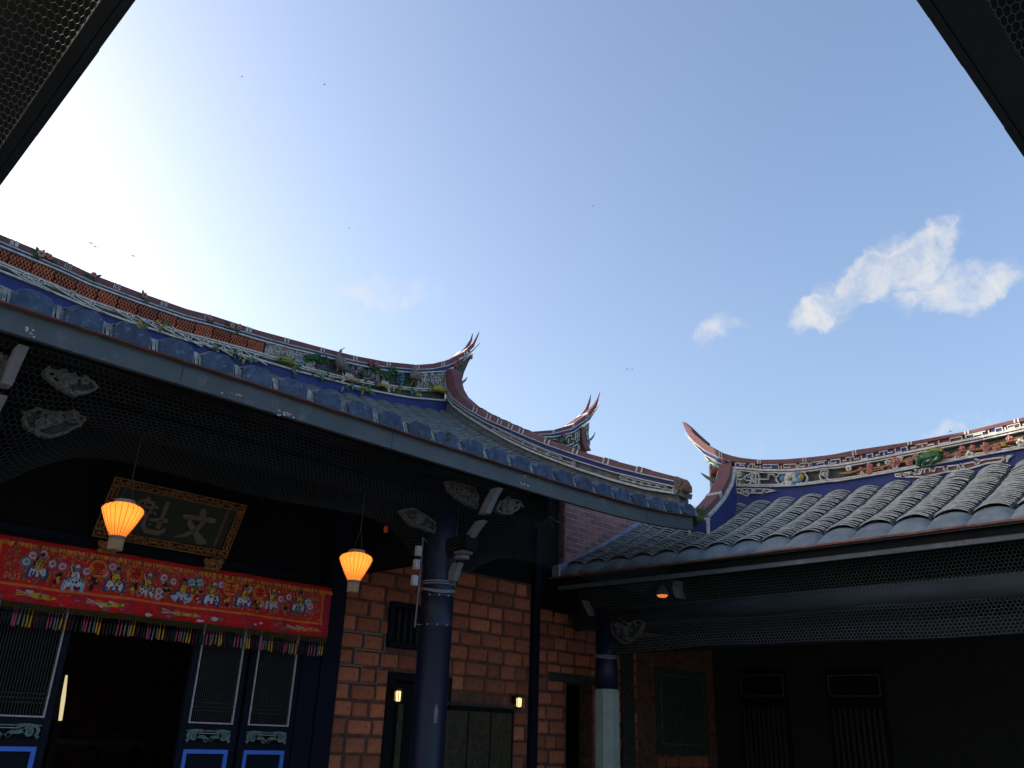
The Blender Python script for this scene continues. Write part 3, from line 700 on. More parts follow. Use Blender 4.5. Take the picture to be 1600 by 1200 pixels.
for x in (CX_L, CX_A):
    b = MB(); b.lathe((x, CY_, 0), [(.24, .3), (.26, .34), (.26, .45), (.19, .52), (.178, .53), (.178, 2.62), (.181, 2.625), (.181, 2.65), (.178, 2.655), (.176, 2.93), (.181, 2.935), (.181, 2.955), (.178, 2.96), (.175, 3.35), (.17, 4.2)], M_COL, 28)
    c = part('column', b, hall, smooth=True)
    b = MB()
    for z, dz in ((3.07, .0), (3.095, .0), (2.99, .035), (3.005, .03)):
        b.tube([(x+.185*math.cos(a), CY_+.185*math.sin(a), z+dz*math.cos(2*a+1)*.5) for a in np.linspace(0, 2*math.pi, 25)], .008, M_RING, 5, False)
    part('wire_tie', b, c)
    b = MB()
    for z in (2.637, 2.945):
        for a in (3.5, 4.1, 4.7): b.ball((x+.182*math.cos(a), CY_+.182*math.sin(a), z), .012, M_RING, 6, 4)
    part('rivet', b, c)
    if x == CX_A:
        p = PY(683, 1115, 7.07); b = MB(); ph = math.atan2(-p[1]+0, -p[0])
        a0 = math.radians(222)
        vs = []
        for (u, z) in ((-.02, -.09), (.02, -.09), (.022, .03), (.0, .1), (-.02, .03)): vs.append((x+.183*math.cos(a0+u/.18+.5), CY_+.183*math.sin(a0+u/.18+.5), p[2]+z))
        vs2 = [(v[0]*.96+x*.04, v[1]*.96+CY_*.04, v[2]) for v in vs]
        b.add(vs+vs2, [(0, 1, 2, 3, 4)]+[(i, 5+i, 5+(i+1) % 5, (i+1) % 5) for i in range(5)], M_ARM); part('column_tag', b, c)  # pale pointed tag lying on the column face

def carved_wing(sf, pts, parent, off=0., seed=0):
    """openwork carved bracket wing: outline ring, scrolls and leaves"""
    b = MB(); R = random.Random(seed)
    P = [sf.px(x, y, off) for x, y in pts]; S = [((p[0] if sf.plane == 'Y' else p[1]), p[2]) for p in P]
    c = np.mean(S, 0); sf2 = Surf(sf.plane, sf.val-off)
    # solid thin back plate with scalloped edge
    out = []
    for i in range(len(S)):
        a, d = np.array(S[i]), np.array(S[(i+1) % len(S)])
        for t in np.linspace(0, 1, 5)[:-1]:
            q = a+(d-a)*t; v = q-c; out.append(c+v*(1+R.uniform(-.10, .05)))
    b.poly([sf2.pt(*q) for q in out], sf2.n, .01, -.03, M_DSTONE)
    ribbon(b, sf2, [tuple(c+(np.array(q)-c)*.97) for q in out], .022, M_CARVE, .05, .06, closed=True)
    ext = np.max(np.abs(np.array(S)-c), 0)
    for _ in range(9):
        k = R.random()*.75; q = np.array(S[R.randrange(len(S))]); m = c+(q-c)*k
        ribbon(b, sf2, spiral(m[0], m[1], R.uniform(.03, .06), R.uniform(.8, 1.4), R.random()*6, R.choice((-1, 1))), .018, M_CARVE, .05+R.random()*.02, .06)
        b.ball(sf2.pt(m[0]+R.uniform(-.04, .04), m[1]+R.uniform(-.02, .02), .04), R.uniform(.012, .03), M_CARVE, 6, 4)
    for _ in range(10):
        k = R.random()*.85; q = np.array(S[R.randrange(len(S))]); m = c+(q-c)*k; leaf(b, sf2, m[0], m[1], R.uniform(.06, .1), R.random()*6.28, M_CARVE, .05)
    return b
def bracket(x, wings, seed):
    b = MB(); b.bbox((x-.09, CY_-.5, 3.40), (x+.09, CY_+.1, 3.56), M_WOOD)
    st = part('bracket_set', b, hall)
    # three stepped arms, each with a pale end face
    def arm(y0, y1, z0, z1, curv=0):
        b = MB(); n = 8; L = []; 
        for i in range(n+1):
            t = i/n; yy = y0+(y1-y0)*t+curv*math.sin(t*math.pi/2)*0; zz = z0+(z1-z0)*t; yy += -curv*(t*t); L.append((yy, zz))
        vs = []; fs = []
        for yy, zz in L: vs += [(x-.036, yy, zz), (x+.036, yy, zz), (x+.036, yy+.12, zz), (x-.036, yy+.12, zz)]
        for i in range(n): 
            for j in range(4): fs.append((4*i+j, 4*i+4+j, 4*i+4+(j+1) % 4, 4*i+(j+1) % 4))
        fs += [(0, 1, 2, 3), (4*n+3, 4*n+2, 4*n+1, 4*n)]
        b.add(vs, fs, M_ARM); return b
    part('bracket_arm', arm(6.52, 6.40, 3.77, 4.02, .06), st)
    part('bracket_arm', arm(6.86, 6.62, 3.42, 3.70, .06), st)
    b = MB(); b.bbox((x-.075, 6.80, 3.37), (x+.075, 6.98, 3.44), M_ARM, .015); b.bbox((x-.055, 6.84, 3.32), (x+.055, 6.98, 3.365), M_ARM, .01); part('bearing_block', b, st)
    part('bracket_arm', arm(7.0, 6.93, 3.10, 3.285, .02), st)
    for i, w in enumerate(wings): part('carved_wing', carved_wing(Surf('Y', w[0]), w[1], st, 0, seed+i), st)
bracket(CX_A+.02, [(6.75, [(693,752),(700,768),(715,782),(742,795),(744,780),(738,762),(715,757)]), (6.6, [(770,798),(778,803),(795,803),(808,795),(810,785),(793,780),(778,785)]), (7.2, [(622,798),(640,820),(675,832),(678,818),(660,805),(640,795)])], 3)
bracket(CX_L, [(6.62, [(65,578),(70,592),(90,607),(115,621),(155,608),(140,598),(105,590),(85,582)]), (6.95, [(32,650),(40,672),(75,686),(110,675),(134,658),(120,648),(80,645),(55,640)]), (6.62, [(-20,570),(-10,600),(8,600),(14,570),(5,560)])], 13)

# facade wall of large orange bricks
PX_L = PY(536, 960, FY)[0]          # left edge of the brick pier
post_x = PY(829, 1060, FY)[0]
def qx(x, y): return PY(x, y, FY)[0]
def qz(x, y): return PY(x, y, FY)[2]
win = (qx(612, 980), qx(612, 980)+.95, qz(632, 1007), qz(632, 948))
dor = (qx(607, 1100), qx(607, 1100)+1.02, .3, qz(630, 1051))
rel = (qx(694, 1140)-.45, qx(803, 1140), .9, qz(750, 1106))
b = MB()
def wall_rects(b, x0, x1, z0, z1, holes, y0, y1, m):
    xs_ = sorted({x0, x1, *[h[0] for h in holes], *[h[1] for h in holes]}); zs_ = sorted({z0, z1, *[h[2] for h in holes], *[h[3] for h in holes]})
    for i in range(len(xs_)-1):
        for j in range(len(zs_)-1):
            cx, cz = (xs_[i]+xs_[i+1])/2, (zs_[j]+zs_[j+1])/2
            if any(h[0] < cx < h[1] and h[2] < cz < h[3] for h in holes): continue
            if cx < x0 or cx > x1 or cz < z0 or cz > z1: continue
            b.box((xs_[i], y0, zs_[j]), (xs_[i+1], y1, zs_[j+1]), m)
wall_rects(b, PX_L, post_x, .3, 3.72, [win, dor], FY+.035, FY+.38, M_MORTAR); b.box((PX_L, FY+.03, 3.721), (post_x, FY+.38, 5.0), M_WOOD)
fwall = part('brick_wall', b, hall, label='wall of large orange bricks with thick dark joints')
BL, BHt, CH = .335, .168, .2
bm_ = [MB().bbox((-BL/2*s, -.022, -BHt/2), (BL/2*s, .03, BHt/2), M_BRICK, .012).mesh('brick') for s in (1, .62, .8, 1.1)]
def lay(x0, x1, z0, z1, holes, y, parent, ch, gap, lens, meshes, r=.004, mname='brick'):
    """running courses, filled interval by interval between the openings; returns the bricks"""
    z = z0+ch/2; row = 0; out = []
    while z < z1:
        cuts = sorted((h[0]-.02, h[1]+.02) for h in holes if z+ch*.42 > h[2]-.02 and z-ch*.42 < h[3]+.02)
        spans = []; a = x0
        for c0, c1 in cuts:
            if c0 > a: spans.append((a, c0))
            a = max(a, c1)
        if x1 > a: spans.append((a, x1))
        for a, e in spans:
            x = a+.01; first = row % 2
            while e-x > .10:
                k = 1 if first else random.choice((0, 0, 2, 2, 3, 1)); first = 0; L = lens[k]; sx = 1.
                if x+L > e-.05:
                    k = 1; L = e-.01-x; sx = L/lens[1]
                    if sx > 1.9: L = lens[2]; k = 2; sx = 1.
                o = bpy.data.objects.new(mname, meshes[k]); COL.objects.link(o); o.location = (x+L/2, y+random.uniform(-r, r), z+random.uniform(-.006, .006)); o.rotation_euler = (0, random.uniform(-.008, .008), 0); o.scale = (sx, 1, random.uniform(.93, 1.03))
                o.parent = parent; out.append((o, L))
                x += L+gap*random.uniform(.7, 1.5)
        z += ch; row += 1
    return out
pier_bricks = lay(PX_L, post_x, .5, 3.75, [win, dor, (rel[0], rel[1], rel[2], rel[3])], FY+.045, fwall, CH, .036, [BL, BL*.62, BL*.8, BL*1.1], bm_)
# chalk-white pointed outlines round some bricks of the pier
b = MB()
for o, L in pier_bricks:
    x, _, z = o.location
    if x < PX_L+.62 and 2.05 < z < 2.95 and random.random() < .62:
        ribbon(b, Surf('Y', FY), [(x-L/2-.018, z-.096), (x+L/2+.014, z-.096), (x+L/2+.014, z+.096), (x-L/2-.018, z+.096)], .007, M_LINE, .012, .012, closed=True)
part('white_pointing', b, fwall, kind='stuff')
# high window
b = MB(); sfw = Surf('Y', FY)
for (a0, a1, c0, c1) in ((win[0]-.04, win[1]+.04, win[2]-.05, win[2]+.02), (win[0]-.04, win[1]+.04, win[3]-.02, win[3]+.05), (win[0]-.05, win[0]+.02, win[2]+.02, win[3]-.02), (win[1]-.02, win[1]+.05, win[2]+.02, win[3]-.02)): b.bbox((a0, FY-.03, c0), (a1, FY+.2, c1), M_NAVYWOOD, .008)
w_ = part('window', b, hall)
b = MB()
for i in range(9): x = win[0]+.06+i*(win[1]-win[0]-.12)/8; b.box((x-.012, FY+.06, win[2]), (x+.012, FY+.09, win[3]), M_LATT)
part('window_bars', b, w_)
b = MB(); b.box((win[0], FY+.2, win[2]), (win[1], FY+.22, win[3]), M_WOOD); part('window_backing', b, w_)
# side door
b = MB()
b.bbox((dor[0]-.02, FY-.0, dor[2]), (dor[0]+.09, FY+.2, dor[3]), M_WOOD); b.bbox((dor[1]-.09, FY, dor[2]), (dor[1]+.02, FY+.2, dor[3]), M_WOOD); b.bbox((dor[0]+.09, FY, dor[3]-.1), (dor[1]-.09, FY+.2, dor[3]), M_WOOD)
d_ = part('side_door', b, hall)
b = MB(); b.bbox((dor[0]+.1, FY+.1, dor[2]), ((dor[0]+dor[1])/2+.05, FY+.15, dor[3]-.11), M_WOOD); part('door_leaf', b, d_)
b = MB(); p0 = PY(627, 1100, FY); p1 = PY(638, 1190, FY); b.bbox((p0[0], FY+.05, 1.0), (p0[0]+.09, FY+.09, p0[2]), M_BRONZE); part('hanging_board', b, d_)
b = MB(); b.box((dor[0]-.1, FY+.35, .3), (dor[1]+.1, FY+.37, 2.6), M_WOOD); part('door_backing', b, d_)
# bronze relief panels
b = MB(); b.bbox((rel[0], FY+.0, rel[2]), (rel[1], FY+.05, rel[3]), M_WOOD, .01); rp = part('relief_panel', b, hall)
nP = 4
for i in range(nP):
    a0 = rel[0]+.04+i*(rel[1]-rel[0]-.06)/nP; a1 = a0+(rel[1]-rel[0]-.06)/nP-.03
    b = MB(); b.bbox((a0, FY-.012, rel[2]+.05), (a1, FY+.01, rel[3]-.05), M_BRONZE, .008)
    for _ in range(24): b.ball((random.uniform(a0+.04, a1-.04), FY-.012, random.uniform(rel[2]+.1, rel[3]-.1)), random.uniform(.02, .05), M_BRONZE, 6, 4, (1, .4, 1))
    part('relief_tile', b, rp)
# stone sill line above the relief
b = MB(); b.bbox((rel[0]-.05, FY-.02, rel[3]+.01), (rel[1]+.05, FY+.04, rel[3]+.05), M_DSTONE, .008); part('relief_ledge', b, rp)

# timber posts, lintel, upper infill
for (x0, x1) in ((qx(497, 1060), PX_L-.004), (post_x+.002, post_x+.13)):
    b = MB(); b.bbox((x0, FY-.06, .3), (x1, FY+.16, 4.6), M_NAVYWOOD, .012); part('timber_post', b, hall)
b = MB(); b.bbox((-2.4, FY-.03, 3.12), (PX_L-.4, FY+.2, 3.3), M_NAVYWOOD, .012); part('lintel', b, hall)
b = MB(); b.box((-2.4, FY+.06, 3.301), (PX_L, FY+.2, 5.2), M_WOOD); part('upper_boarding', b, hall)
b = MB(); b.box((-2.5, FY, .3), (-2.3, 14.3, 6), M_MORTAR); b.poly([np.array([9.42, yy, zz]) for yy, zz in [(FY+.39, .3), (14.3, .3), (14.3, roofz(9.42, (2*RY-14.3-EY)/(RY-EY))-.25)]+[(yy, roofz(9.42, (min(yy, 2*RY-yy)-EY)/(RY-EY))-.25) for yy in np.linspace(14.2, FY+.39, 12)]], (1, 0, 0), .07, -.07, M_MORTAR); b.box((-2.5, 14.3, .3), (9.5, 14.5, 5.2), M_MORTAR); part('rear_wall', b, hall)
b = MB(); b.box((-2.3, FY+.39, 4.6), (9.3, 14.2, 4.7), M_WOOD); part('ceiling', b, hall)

# ---------------- panelled doors
def door_leaf(x0, x1, seedless=0):
    zb = .3; zt = 3.1; w = x1-x0
    fr = .075
    ztb = qz(330, 1131); zc1 = qz(330, 1141); zc0 = qz(330, 1161); zbl = qz(330, 1171)
    b = MB()
    b.bbox((x0, FY-.0, zb), (x0+fr, FY+.07, zt), M_NAVYWOOD, .01); b.bbox((x1-fr, FY, zb), (x1, FY+.07, zt), M_NAVYWOOD, .01)
    b.box((x0+fr, FY+.005, zc1), (x1-fr, FY+.065, ztb), M_NAVYWOOD); b.box((x0+fr, FY+.005, zbl-.0), (x1-fr, FY+.065, zc0), M_NAVYWOOD); b.box((x0+fr, FY+.03, zb), (x1-fr, FY+.065, zbl), M_NAVYWOOD); b.box((x0+fr, FY+.03, zc0), (x1-fr, FY+.06, zc1), M_WOOD)
    lf = part('door_leaf', b, hall)
    a0, a1 = x0+fr, x1-fr
    b = MB(); t = .014
    for (p, q, r, s) in ((a0, a0+t, ztb, zt), (a1-t, a1, ztb, zt), (a0+t, a1-t, ztb, ztb+t)): b.box((p, FY-.008, r), (q, FY+.03, s), M_DOORLINE)
    part('pale_border', b, lf)
    b = MB(); n = 22
    for i in range(n): x = a0+.025+(a1-a0-.05)*i/(n-1); b.box((x-.0045, FY+.01, ztb+t), (x+.0045, FY+.03, zt), M_LATT)
    for z in (ztb+.12, ztb+.16, ztb+.2, ztb+.85, ztb+.89, ztb+.93): b.box((a0+t, FY+.0, z), (a1-t, FY+.012, z+.01), M_LATT)
    part('lattice', b, lf)
    b = MB(); b.box((a0+t, FY+.045, ztb+t), (a1-t, FY+.06, zt), M_WOOD); part('lattice_backing', b, lf)
    # carved scroll panel
    sfd = Surf('Y', FY+.03); b = MB(); h = zc1-zc0; zm = (zc0+zc1)/2; cx = (a0+a1)/2; hw = (a1-a0)/2
    for sg in (-1, 1):
        ribbon(b, sfd, [(cx+sg*u*hw, zm+v*h) for u, v in ((.05, -.32), (.2, -.05), (.42, .0), (.55, .1))], .035, M_GRNCARVE, .035, .04)
        ribbon(b, sfd, spiral(cx+sg*.66*hw, zm-.02*h, .34*h, 1.5, math.pi*(0 if sg < 0 else 1), -sg), .028, M_GRNCARVE, .035, .04)
        ribbon(b, sfd, [(cx+sg*u*hw, zm+v*h) for u, v in ((.3, .42), (.6, .46), (.85, .4), (.93, .1), (.88, -.2), (.96, -.42))], .03, M_GRNCARVE, .035, .04)
        ribbon(b, sfd, spiral(cx+sg*.12*hw, zm-.3*h, .12*h, 1.1, 0, sg), .018, M_GRNCARVE, .035, .04)
    b.box((a0, FY+.008, zc1-.014), (a1, FY+.03, zc1), M_GRNCARVE)
    b.box((cx-.45*hw, FY+.012, zm+.22*h), (cx+.45*hw, FY+.02, zm+.27*h), M_DOORLINE)
    part('carved_panel', b, lf)
    # sunk lower panel with bright blue border
    b = MB(); t = .042
    b.box((a0+.002, FY+.004, zbl-t), (a1-.002, FY+.029, zbl-.002), M_DOORBLUE); b.box((a0+.002, FY+.004, .55), (a0+t, FY+.029, zbl-t), M_DOORBLUE); b.box((a1-t, FY+.004, .55), (a1-.002, FY+.029, zbl-t), M_DOORBLUE)
    part('blue_border', b, lf)
e0 = qx(297, 1129)-.095; w1 = qx(366, 1132)-qx(297, 1129)+.15
door_leaf(e0, e0+w1); door_leaf(qx(388, 1131)-.08, qx(388, 1131)-.08+w1)
l1 = qx(70, 1117)+.075
door_leaf(l1-w1-.12, l1); door_leaf(l1-2*w1-.2, l1-w1-.125)
b = MB(); b.bbox((qx(388, 1131)-.08+w1+.002, FY-.02, .3), (qx(497, 1060)-.002, FY+.12, 3.11), M_NAVYWOOD); part('timber_post', b, hall)
b = MB(); b.bbox((-2.3, FY-.0, .3), (l1-2*w1-.21, FY+.12, 3.11), M_NAVYWOOD); part('timber_panel', b, hall)
# ================================================================== things on the hall front
# red embroidered banner
BX0, BX1 = 1.93, PY(514, 950, FY-.12)[0]; BZ1 = PY(256, 876, FY-.12)[2]; BZ0 = PY(256, 967, FY-.12)[2]; BH = BZ1-BZ0
BYv = FY-.13
def bw(x, z): return BYv+.034*math.sin(x*5.+.6)*(1-(z-BZ0)/BH*.7)+.018*math.sin(x*14+z*3)*(1-(z-BZ0)/BH*.8)
def bp(x, z, off=0): return np.array([x, bw(x, z)-off, z])
banner = thing('embroidered_banner', 'long red embroidered temple banner with tasselled fringe hung across the top of the doors', 'banner', ((BX0+BX1)/2, BYv, BZ0))
def cloth(x0, x1, z0, z1, m, off, n=None, k=3):
    b = MB(); n = n or max(2, int((x1-x0)/.05)); vs = []; fs = []
    for i in range(n+1):
        for j in range(k+1): x = x0+(x1-x0)*i/n; z = z0+(z1-z0)*j/k; vs.append(bp(x, z, off))
    for i in range(n):
        for j in range(k): a = i*(k+1)+j; fs.append((a, a+k+1, a+k+2, a+1))
    b.add(vs, fs, m); return b
F = lambda f: BZ1-BH*f
cl = part('cloth', cloth(BX0, BX1, F(1), F(0), M_RED, 0, k=8), banner, smooth=True)
mo = cl.modifiers.new('thickness', 'SOLIDIFY'); mo.thickness = .004; mo.offset = 1
part('top_band', cloth(BX0, BX1, F(.085), F(0), M_REDD, .004), banner, smooth=True)
part('lower_band', cloth(BX0, BX1, F(1), F(.77), M_MAG, .004), banner, smooth=True)
part('orange_stripe', cloth(BX0+.15, BX1-.09, F(.765), F(.725), M_ORANGE, .007), banner, smooth=True)
for x in (BX0+.13, BX1-.13): part('orange_stripe', cloth(x, x+.028, F(.765), F(.12), M_ORANGE, .008, 2), banner)
part('side_border', cloth(BX1-.10, BX1, F(.97), F(.1), M_MAG, .005, 3), banner); part('side_border', cloth(BX0, BX0+.10, F(.97), F(.1), M_MAG, .005, 3), banner)
b = MB(); x = BX0
while x < BX1:
    z = F(.085)+random.uniform(-.006, .006); L = random.uniform(.028, .045)
    b.add([bp(x, z, .009), bp(x+.011, z, .009), bp(x+.011+random.uniform(-.003, .003), z-L, .012), bp(x, z-L, .012)], [(0, 1, 2, 3)], random.choice((M_ORANGE, M_SOLIVE, M_YEL, M_ORANGE))); x += .0105
part('gold_thread_edging', b, banner)
def blob(b, cx, cz, pts, m, off, s=1.):
    k = len(pts); vs = [bp(cx, cz, off+.006)]+[bp(cx+p[0]*s, cz+p[1]*s, off) for p in pts]
    b.add(vs, [(0, 1+i, 1+(i+1) % k) for i in range(k)], m)
def ngon(r, n, jit=.0, sx=1, sz=1, R=random): return [(r*sx*math.cos(2*math.pi*i/n)*(1+R.uniform(-jit, jit)), r*sz*math.sin(2*math.pi*i/n)*(1+R.uniform(-jit, jit))) for i in range(n)]
def bpx(x, y): p = PY(x, y, BYv); return p[0], p[2]
figs = [(59,889,'w'),(116,907,'c'),(178,910,'b'),(228,919,'o'),(285,926,'p'),(330,932,'b'),(379,935,'b'),(424,941,'k'),(467,944,'b')]
for fi, (x, y, ty) in enumerate(figs):
    cx, cz = bpx(x, y); R = random.Random(100+fi); b = MB(); s = .0094
    # mount: body with legs
    beast = [(-9,-6),(-8,0),(-5,2.5),(0,1),(5,2.5),(8.5,1),(9.5,-4),(8.5,-9.5),(6.5,-9.5),(5.5,-5.5),(2.5,-5.5),(1.5,-9),(-1,-9),(-1.5,-5.5),(-4.5,-5.5),(-6,-9.5),(-8.5,-9.5)]
    blob(b, cx, cz, [(p[0]*1.18, p[1]*1.14-.2) for p in beast], {'o': M_ORANGE, 'k': M_SPINK, 'c': M_SLBLUE}.get(ty, M_SBLUE), .012, s)
    blob(b, cx, cz, [(p[0]*.9, p[1]*.88-.4) for p in beast], M_SWHITE, .017, s)
    for _ in range(17):
        q = (R.uniform(-8, 8), R.uniform(-9, 1.5)); blob(b, cx+q[0]*s, cz+q[1]*s, ngon(R.uniform(.5, 1.25), 6, .45, 1, R.uniform(.6, 1.8), R), R.choice((M_SBLUE, M_SBLUE, M_SBLACK, M_TGREY)), .024, s)
    if ty == 'p':
        for sg in (-1, 1):
            for k in range(6):
                an = math.radians(-10-k*11); L = 15
                b.add([bp(cx+sg*2*s, cz-2*s, .02), bp(cx+sg*L*math.cos(an)*s, cz+L*math.sin(an)*s*.8-.5*s, .02), bp(cx+sg*L*math.cos(an-.12)*s, cz+L*math.sin(an-.12)*s*.8-1*s, .02)], [(0, 1, 2)], R.choice((M_SWHITE, M_SBLUE)))
    torso = [(-3.5,1),(-4.2,5),(-2,9),(2,9),(4,5),(3.6,0),(0,-2)]
    blob(b, cx, cz, [(p[0]*1.2, p[1]*1.08) for p in torso], M_SBLACK, .024, s); blob(b, cx, cz, torso, M_YEL if ty != 'c' else M_SWHITE, .03, s)
    for _ in range(4): 
        a = R.uniform(0, 3.14); q = (R.uniform(-2, 2), R.uniform(1, 7)); dx, dz = 2.8*math.cos(a), 2.8*math.sin(a)
        b.add([bp(cx+(q[0]-dx)*s, cz+(q[1]-dz)*s, .038), bp(cx+(q[0]+dx)*s, cz+(q[1]+dz)*s, .038), bp(cx+(q[0]+dx+.6)*s, cz+(q[1]+dz-.7)*s, .038), bp(cx+(q[0]-dx+.6)*s, cz+(q[1]-dz-.7)*s, .038)], [(0, 1, 2, 3)], M_SBLACK)
    blob(b, cx, cz+11*s, ngon(2.6, 10, .05, 1, 1.1, R), M_CRANE, .034, s)
    blob(b, cx+R.uniform(-.5, .5)*s, cz+13.4*s, [(-2.6,-.8),(-2,1.5),(0,2.6),(2.2,1.2),(2.6,-.8)], R.choice((M_SBLACK, M_YEL, M_SWHITE)), .042, s)
    sg = R.choice((-1, 1)); b.add([bp(cx+sg*3*s, cz+6*s, .04), bp(cx+sg*6.5*s, cz+14*s, .04), bp(cx+sg*7.2*s, cz+13.6*s, .04), bp(cx+sg*3.8*s, cz+5.5*s, .04)], [(0, 1, 2, 3)], R.choice((M_SWHITE, M_YEL)))
    part('embroidered_rider', b, banner)
# small yellow attendants
for i, (x, y) in enumerate(((88,903),(146,912),(204,922),(260,921),(306,925),(352,943),(400,948),(446,951),(312,917))):
    cx, cz = bpx(x, y); b = MB(); R = random.Random(i)
    for _ in range(7): blob(b, cx+R.uniform(-.035, .035), cz+R.uniform(-.06, .06), ngon(.02, 6, .4, R=R), R.choice((M_YEL, M_YEL, M_SOLIVE, M_SBLACK, M_SBLACK)), .014+R.random()*.01)
    part('embroidered_attendant', b, banner)
fl_spots = [(82,881,M_SPINK),(98,885,M_SPINK),(40,878,M_TEAL),(135,893,M_SPINK),(163,896,M_SPINK),(175,886,M_SPINK),(255,903,M_SPINK),(270,909,M_SPINK),(247,924,M_SPINK),(246,932,M_SPINK),(300,910,M_TEAL),(312,910,M_TEAL),(345,914,M_SPINK),(386,921,M_SPINK),(407,944,M_ORANGE),(438,936,M_SPINK),(451,933,M_SPINK),(481,941,M_TEAL),(484,948,M_SPINK),(50,868,M_SPINK),(68,866,M_SPINK)]
for x, y, m in fl_spots:
    cx, cz = bpx(x, y); b = MB()
    for k in range(6): an = k*1.047; blob(b, cx+.032*math.cos(an), cz+.032*math.sin(an), ngon(.022, 6), m, .016)
    blob(b, cx, cz, ngon(.034, 10), M_SWHITE, .020); blob(b, cx, cz, ngon(.02, 8), m, .024); blob(b, cx, cz, ngon(.009, 6), M_YEL, .03)
    part('embroidered_flower', b, banner)
b = MB()
for _ in range(3600):
    x = random.uniform(BX0+.2, BX1-.16); z = random.uniform(F(.70), F(.14)); a = random.uniform(0, 3.14); L = random.uniform(.012, .034)
    b.add([bp(x, z, .009), bp(x+L*math.cos(a), z+L*math.sin(a), .011), bp(x+L*math.cos(a+.5), z+L*math.sin(a+.5), .009)], [(0, 1, 2)], random.choice((M_SOLIVE, M_SOLIVE, M_SOLIVE, M_YEL, M_ORANGE, M_TEAL, M_GREYPL)))
part('embroidered_vines', b, banner, kind='stuff')
b = MB()
for i in range(70):
    x = random.uniform(BX0+.12, BX1-.12); z = random.uniform(F(.97), F(.80)); m = random.choice((M_SPINK, M_SWHITE, M_RED, M_SPINK, M_CRANE, M_RED)); blob(b, x, z, ngon(random.uniform(.012, .028), 7, .4, 1.6, .7), m, .008)
for x_ in (58, 75, 165, 180, 280, 298, 470, 485):     # golden birds in the lower band
    cx, cz = bpx(x_, 927+x_*.125); cz = F(.88)
    blob(b, cx, cz, ngon(.045, 8, .3, 1.7, .55), random.choice((M_YEL, M_ORANGE, M_YEL)), .014); blob(b, cx+.02, cz, ngon(.018, 6, .3), M_YGREEN, .022)
    for k in range(3): b.add([bp(cx-.05, cz, .016), bp(cx-.2, cz+.035-.02*k, .016), bp(cx-.19, cz+.025-.02*k, .016)], [(0, 1, 2)], random.choice((M_SWHITE, M_YEL)))
part('embroidered_birds', b, banner, kind='stuff')
b = MB()
for (x, y) in ((50,866),(52,873),(253,911),(303,914),(252,925),(252,933),(389,922),(413,931),(434,925),(444,940),(308,935),(310,941)):
    cx, cz = bpx(x, y); blob(b, cx, cz, ngon(.011, 6), M_SWHITE, .03)
part('sequins', b, banner, kind='stuff')
# character roundels
def text_mesh(ch, size, offset=0., extrude=.004):
    cu = bpy.data.curves.new('text', 'FONT'); cu.body = ch; cu.size = size; cu.extrude = extrude; cu.offset = offset; cu.align_x = 'CENTER'; cu.align_y = 'CENTER'; cu.resolution_u = 3
    ob = bpy.data.objects.new('text', cu); COL.objects.link(ob); bpy.context.view_layer.update()
    dg = bpy.context.evaluated_depsgraph_get(); me = bpy.data.meshes.new_from_object(ob.evaluated_get(dg)); bpy.data.objects.remove(ob)
    n = len(me.vertices); a = np.empty(n*3, np.float32); me.vertices.foreach_get('co', a); a = a.reshape(-1, 3)
    if n: a[:, :2] -= (a[:, :2].max(0)+a[:, :2].min(0))/2; me.vertices.foreach_set('co', a.ravel())
    return me
for (ch, x, y) in (('堂', 152, 889), ('滿', 208, 897), ('玉', 358, 919), ('金', 402, 926)):
    cx, cz = bpx(x, y); b = MB(); blob(b, cx, cz, ngon(.088, 24), M_ORANGE, .03)
    dsc = part('character_roundel', b, banner)
    me = text_mesh(ch, .125, .002); me.materials.clear(); me.materials.append(M_REDD)
    o = part('character', me, dsc); o.location = (cx, bw(cx, cz)-.042, cz); o.rotation_euler = (math.pi/2, 0, 0)
# knotted fringe and tassels
b = MB(); zA = F(1)+.003; zB = zA-.062; n = int((BX1-BX0)/.02)
for i in range(n):
    x = BX0+i*.02
    for (xa, za, xb, zb_) in ((x, zA, x+.02, zA-.03), (x+.02, zA, x, zA-.03), (x, zA-.03, x+.02, zB), (x+.02, zA-.03, x, zB)):
        b.tube([bp(xa, za, .002), bp(xb, zb_, .002)], .0028, M_SOLIVE, 3, False)
part('knotted_fringe', b, banner, kind='stuff')
tcol = [M_SPINK, M_SPINK, M_TGREY, M_TGREY, M_YEL, M_YEL, M_TMAR, M_TMAR, M_TGRN, M_TGRN]
meshes = {}
for m in set(tcol):
    b = MB(); b.tube([(0, 0, 0), (0, 0, -.055), (0, 0, -.06), (0, 0, -.1), (0, 0, -.16)], [.0022, .0022, .007, .0085, .0095], m, 6); b.ball((0, 0, -.058), .008, m, 6, 4); meshes[m] = b.mesh('tassel', True)
nT = 118
for i in range(nT):
    x = BX0+.02+i*(BX1-BX0-.04)/nT+random.uniform(-.004, .004); m = tcol[(i+8) % 10]
    o = bpy.data.objects.new('tassel', meshes[m]); COL.objects.link(o); o.location = (x, bw(x, F(1)), zB+.004+random.uniform(-.004, .004)); o.rotation_euler = (random.uniform(-.06, .06), random.uniform(-.06, .06), 0); o.scale = (1, 1, random.uniform(.92, 1.06)); attach(o, banner)
b = MB(); b.tube([(BX0-.1, BYv-.01, F(0)+.01), (BX1+.03, BYv-.01, F(0)+.01)], .016, M_WOOD, 8); part('hanging_rod', b, banner)

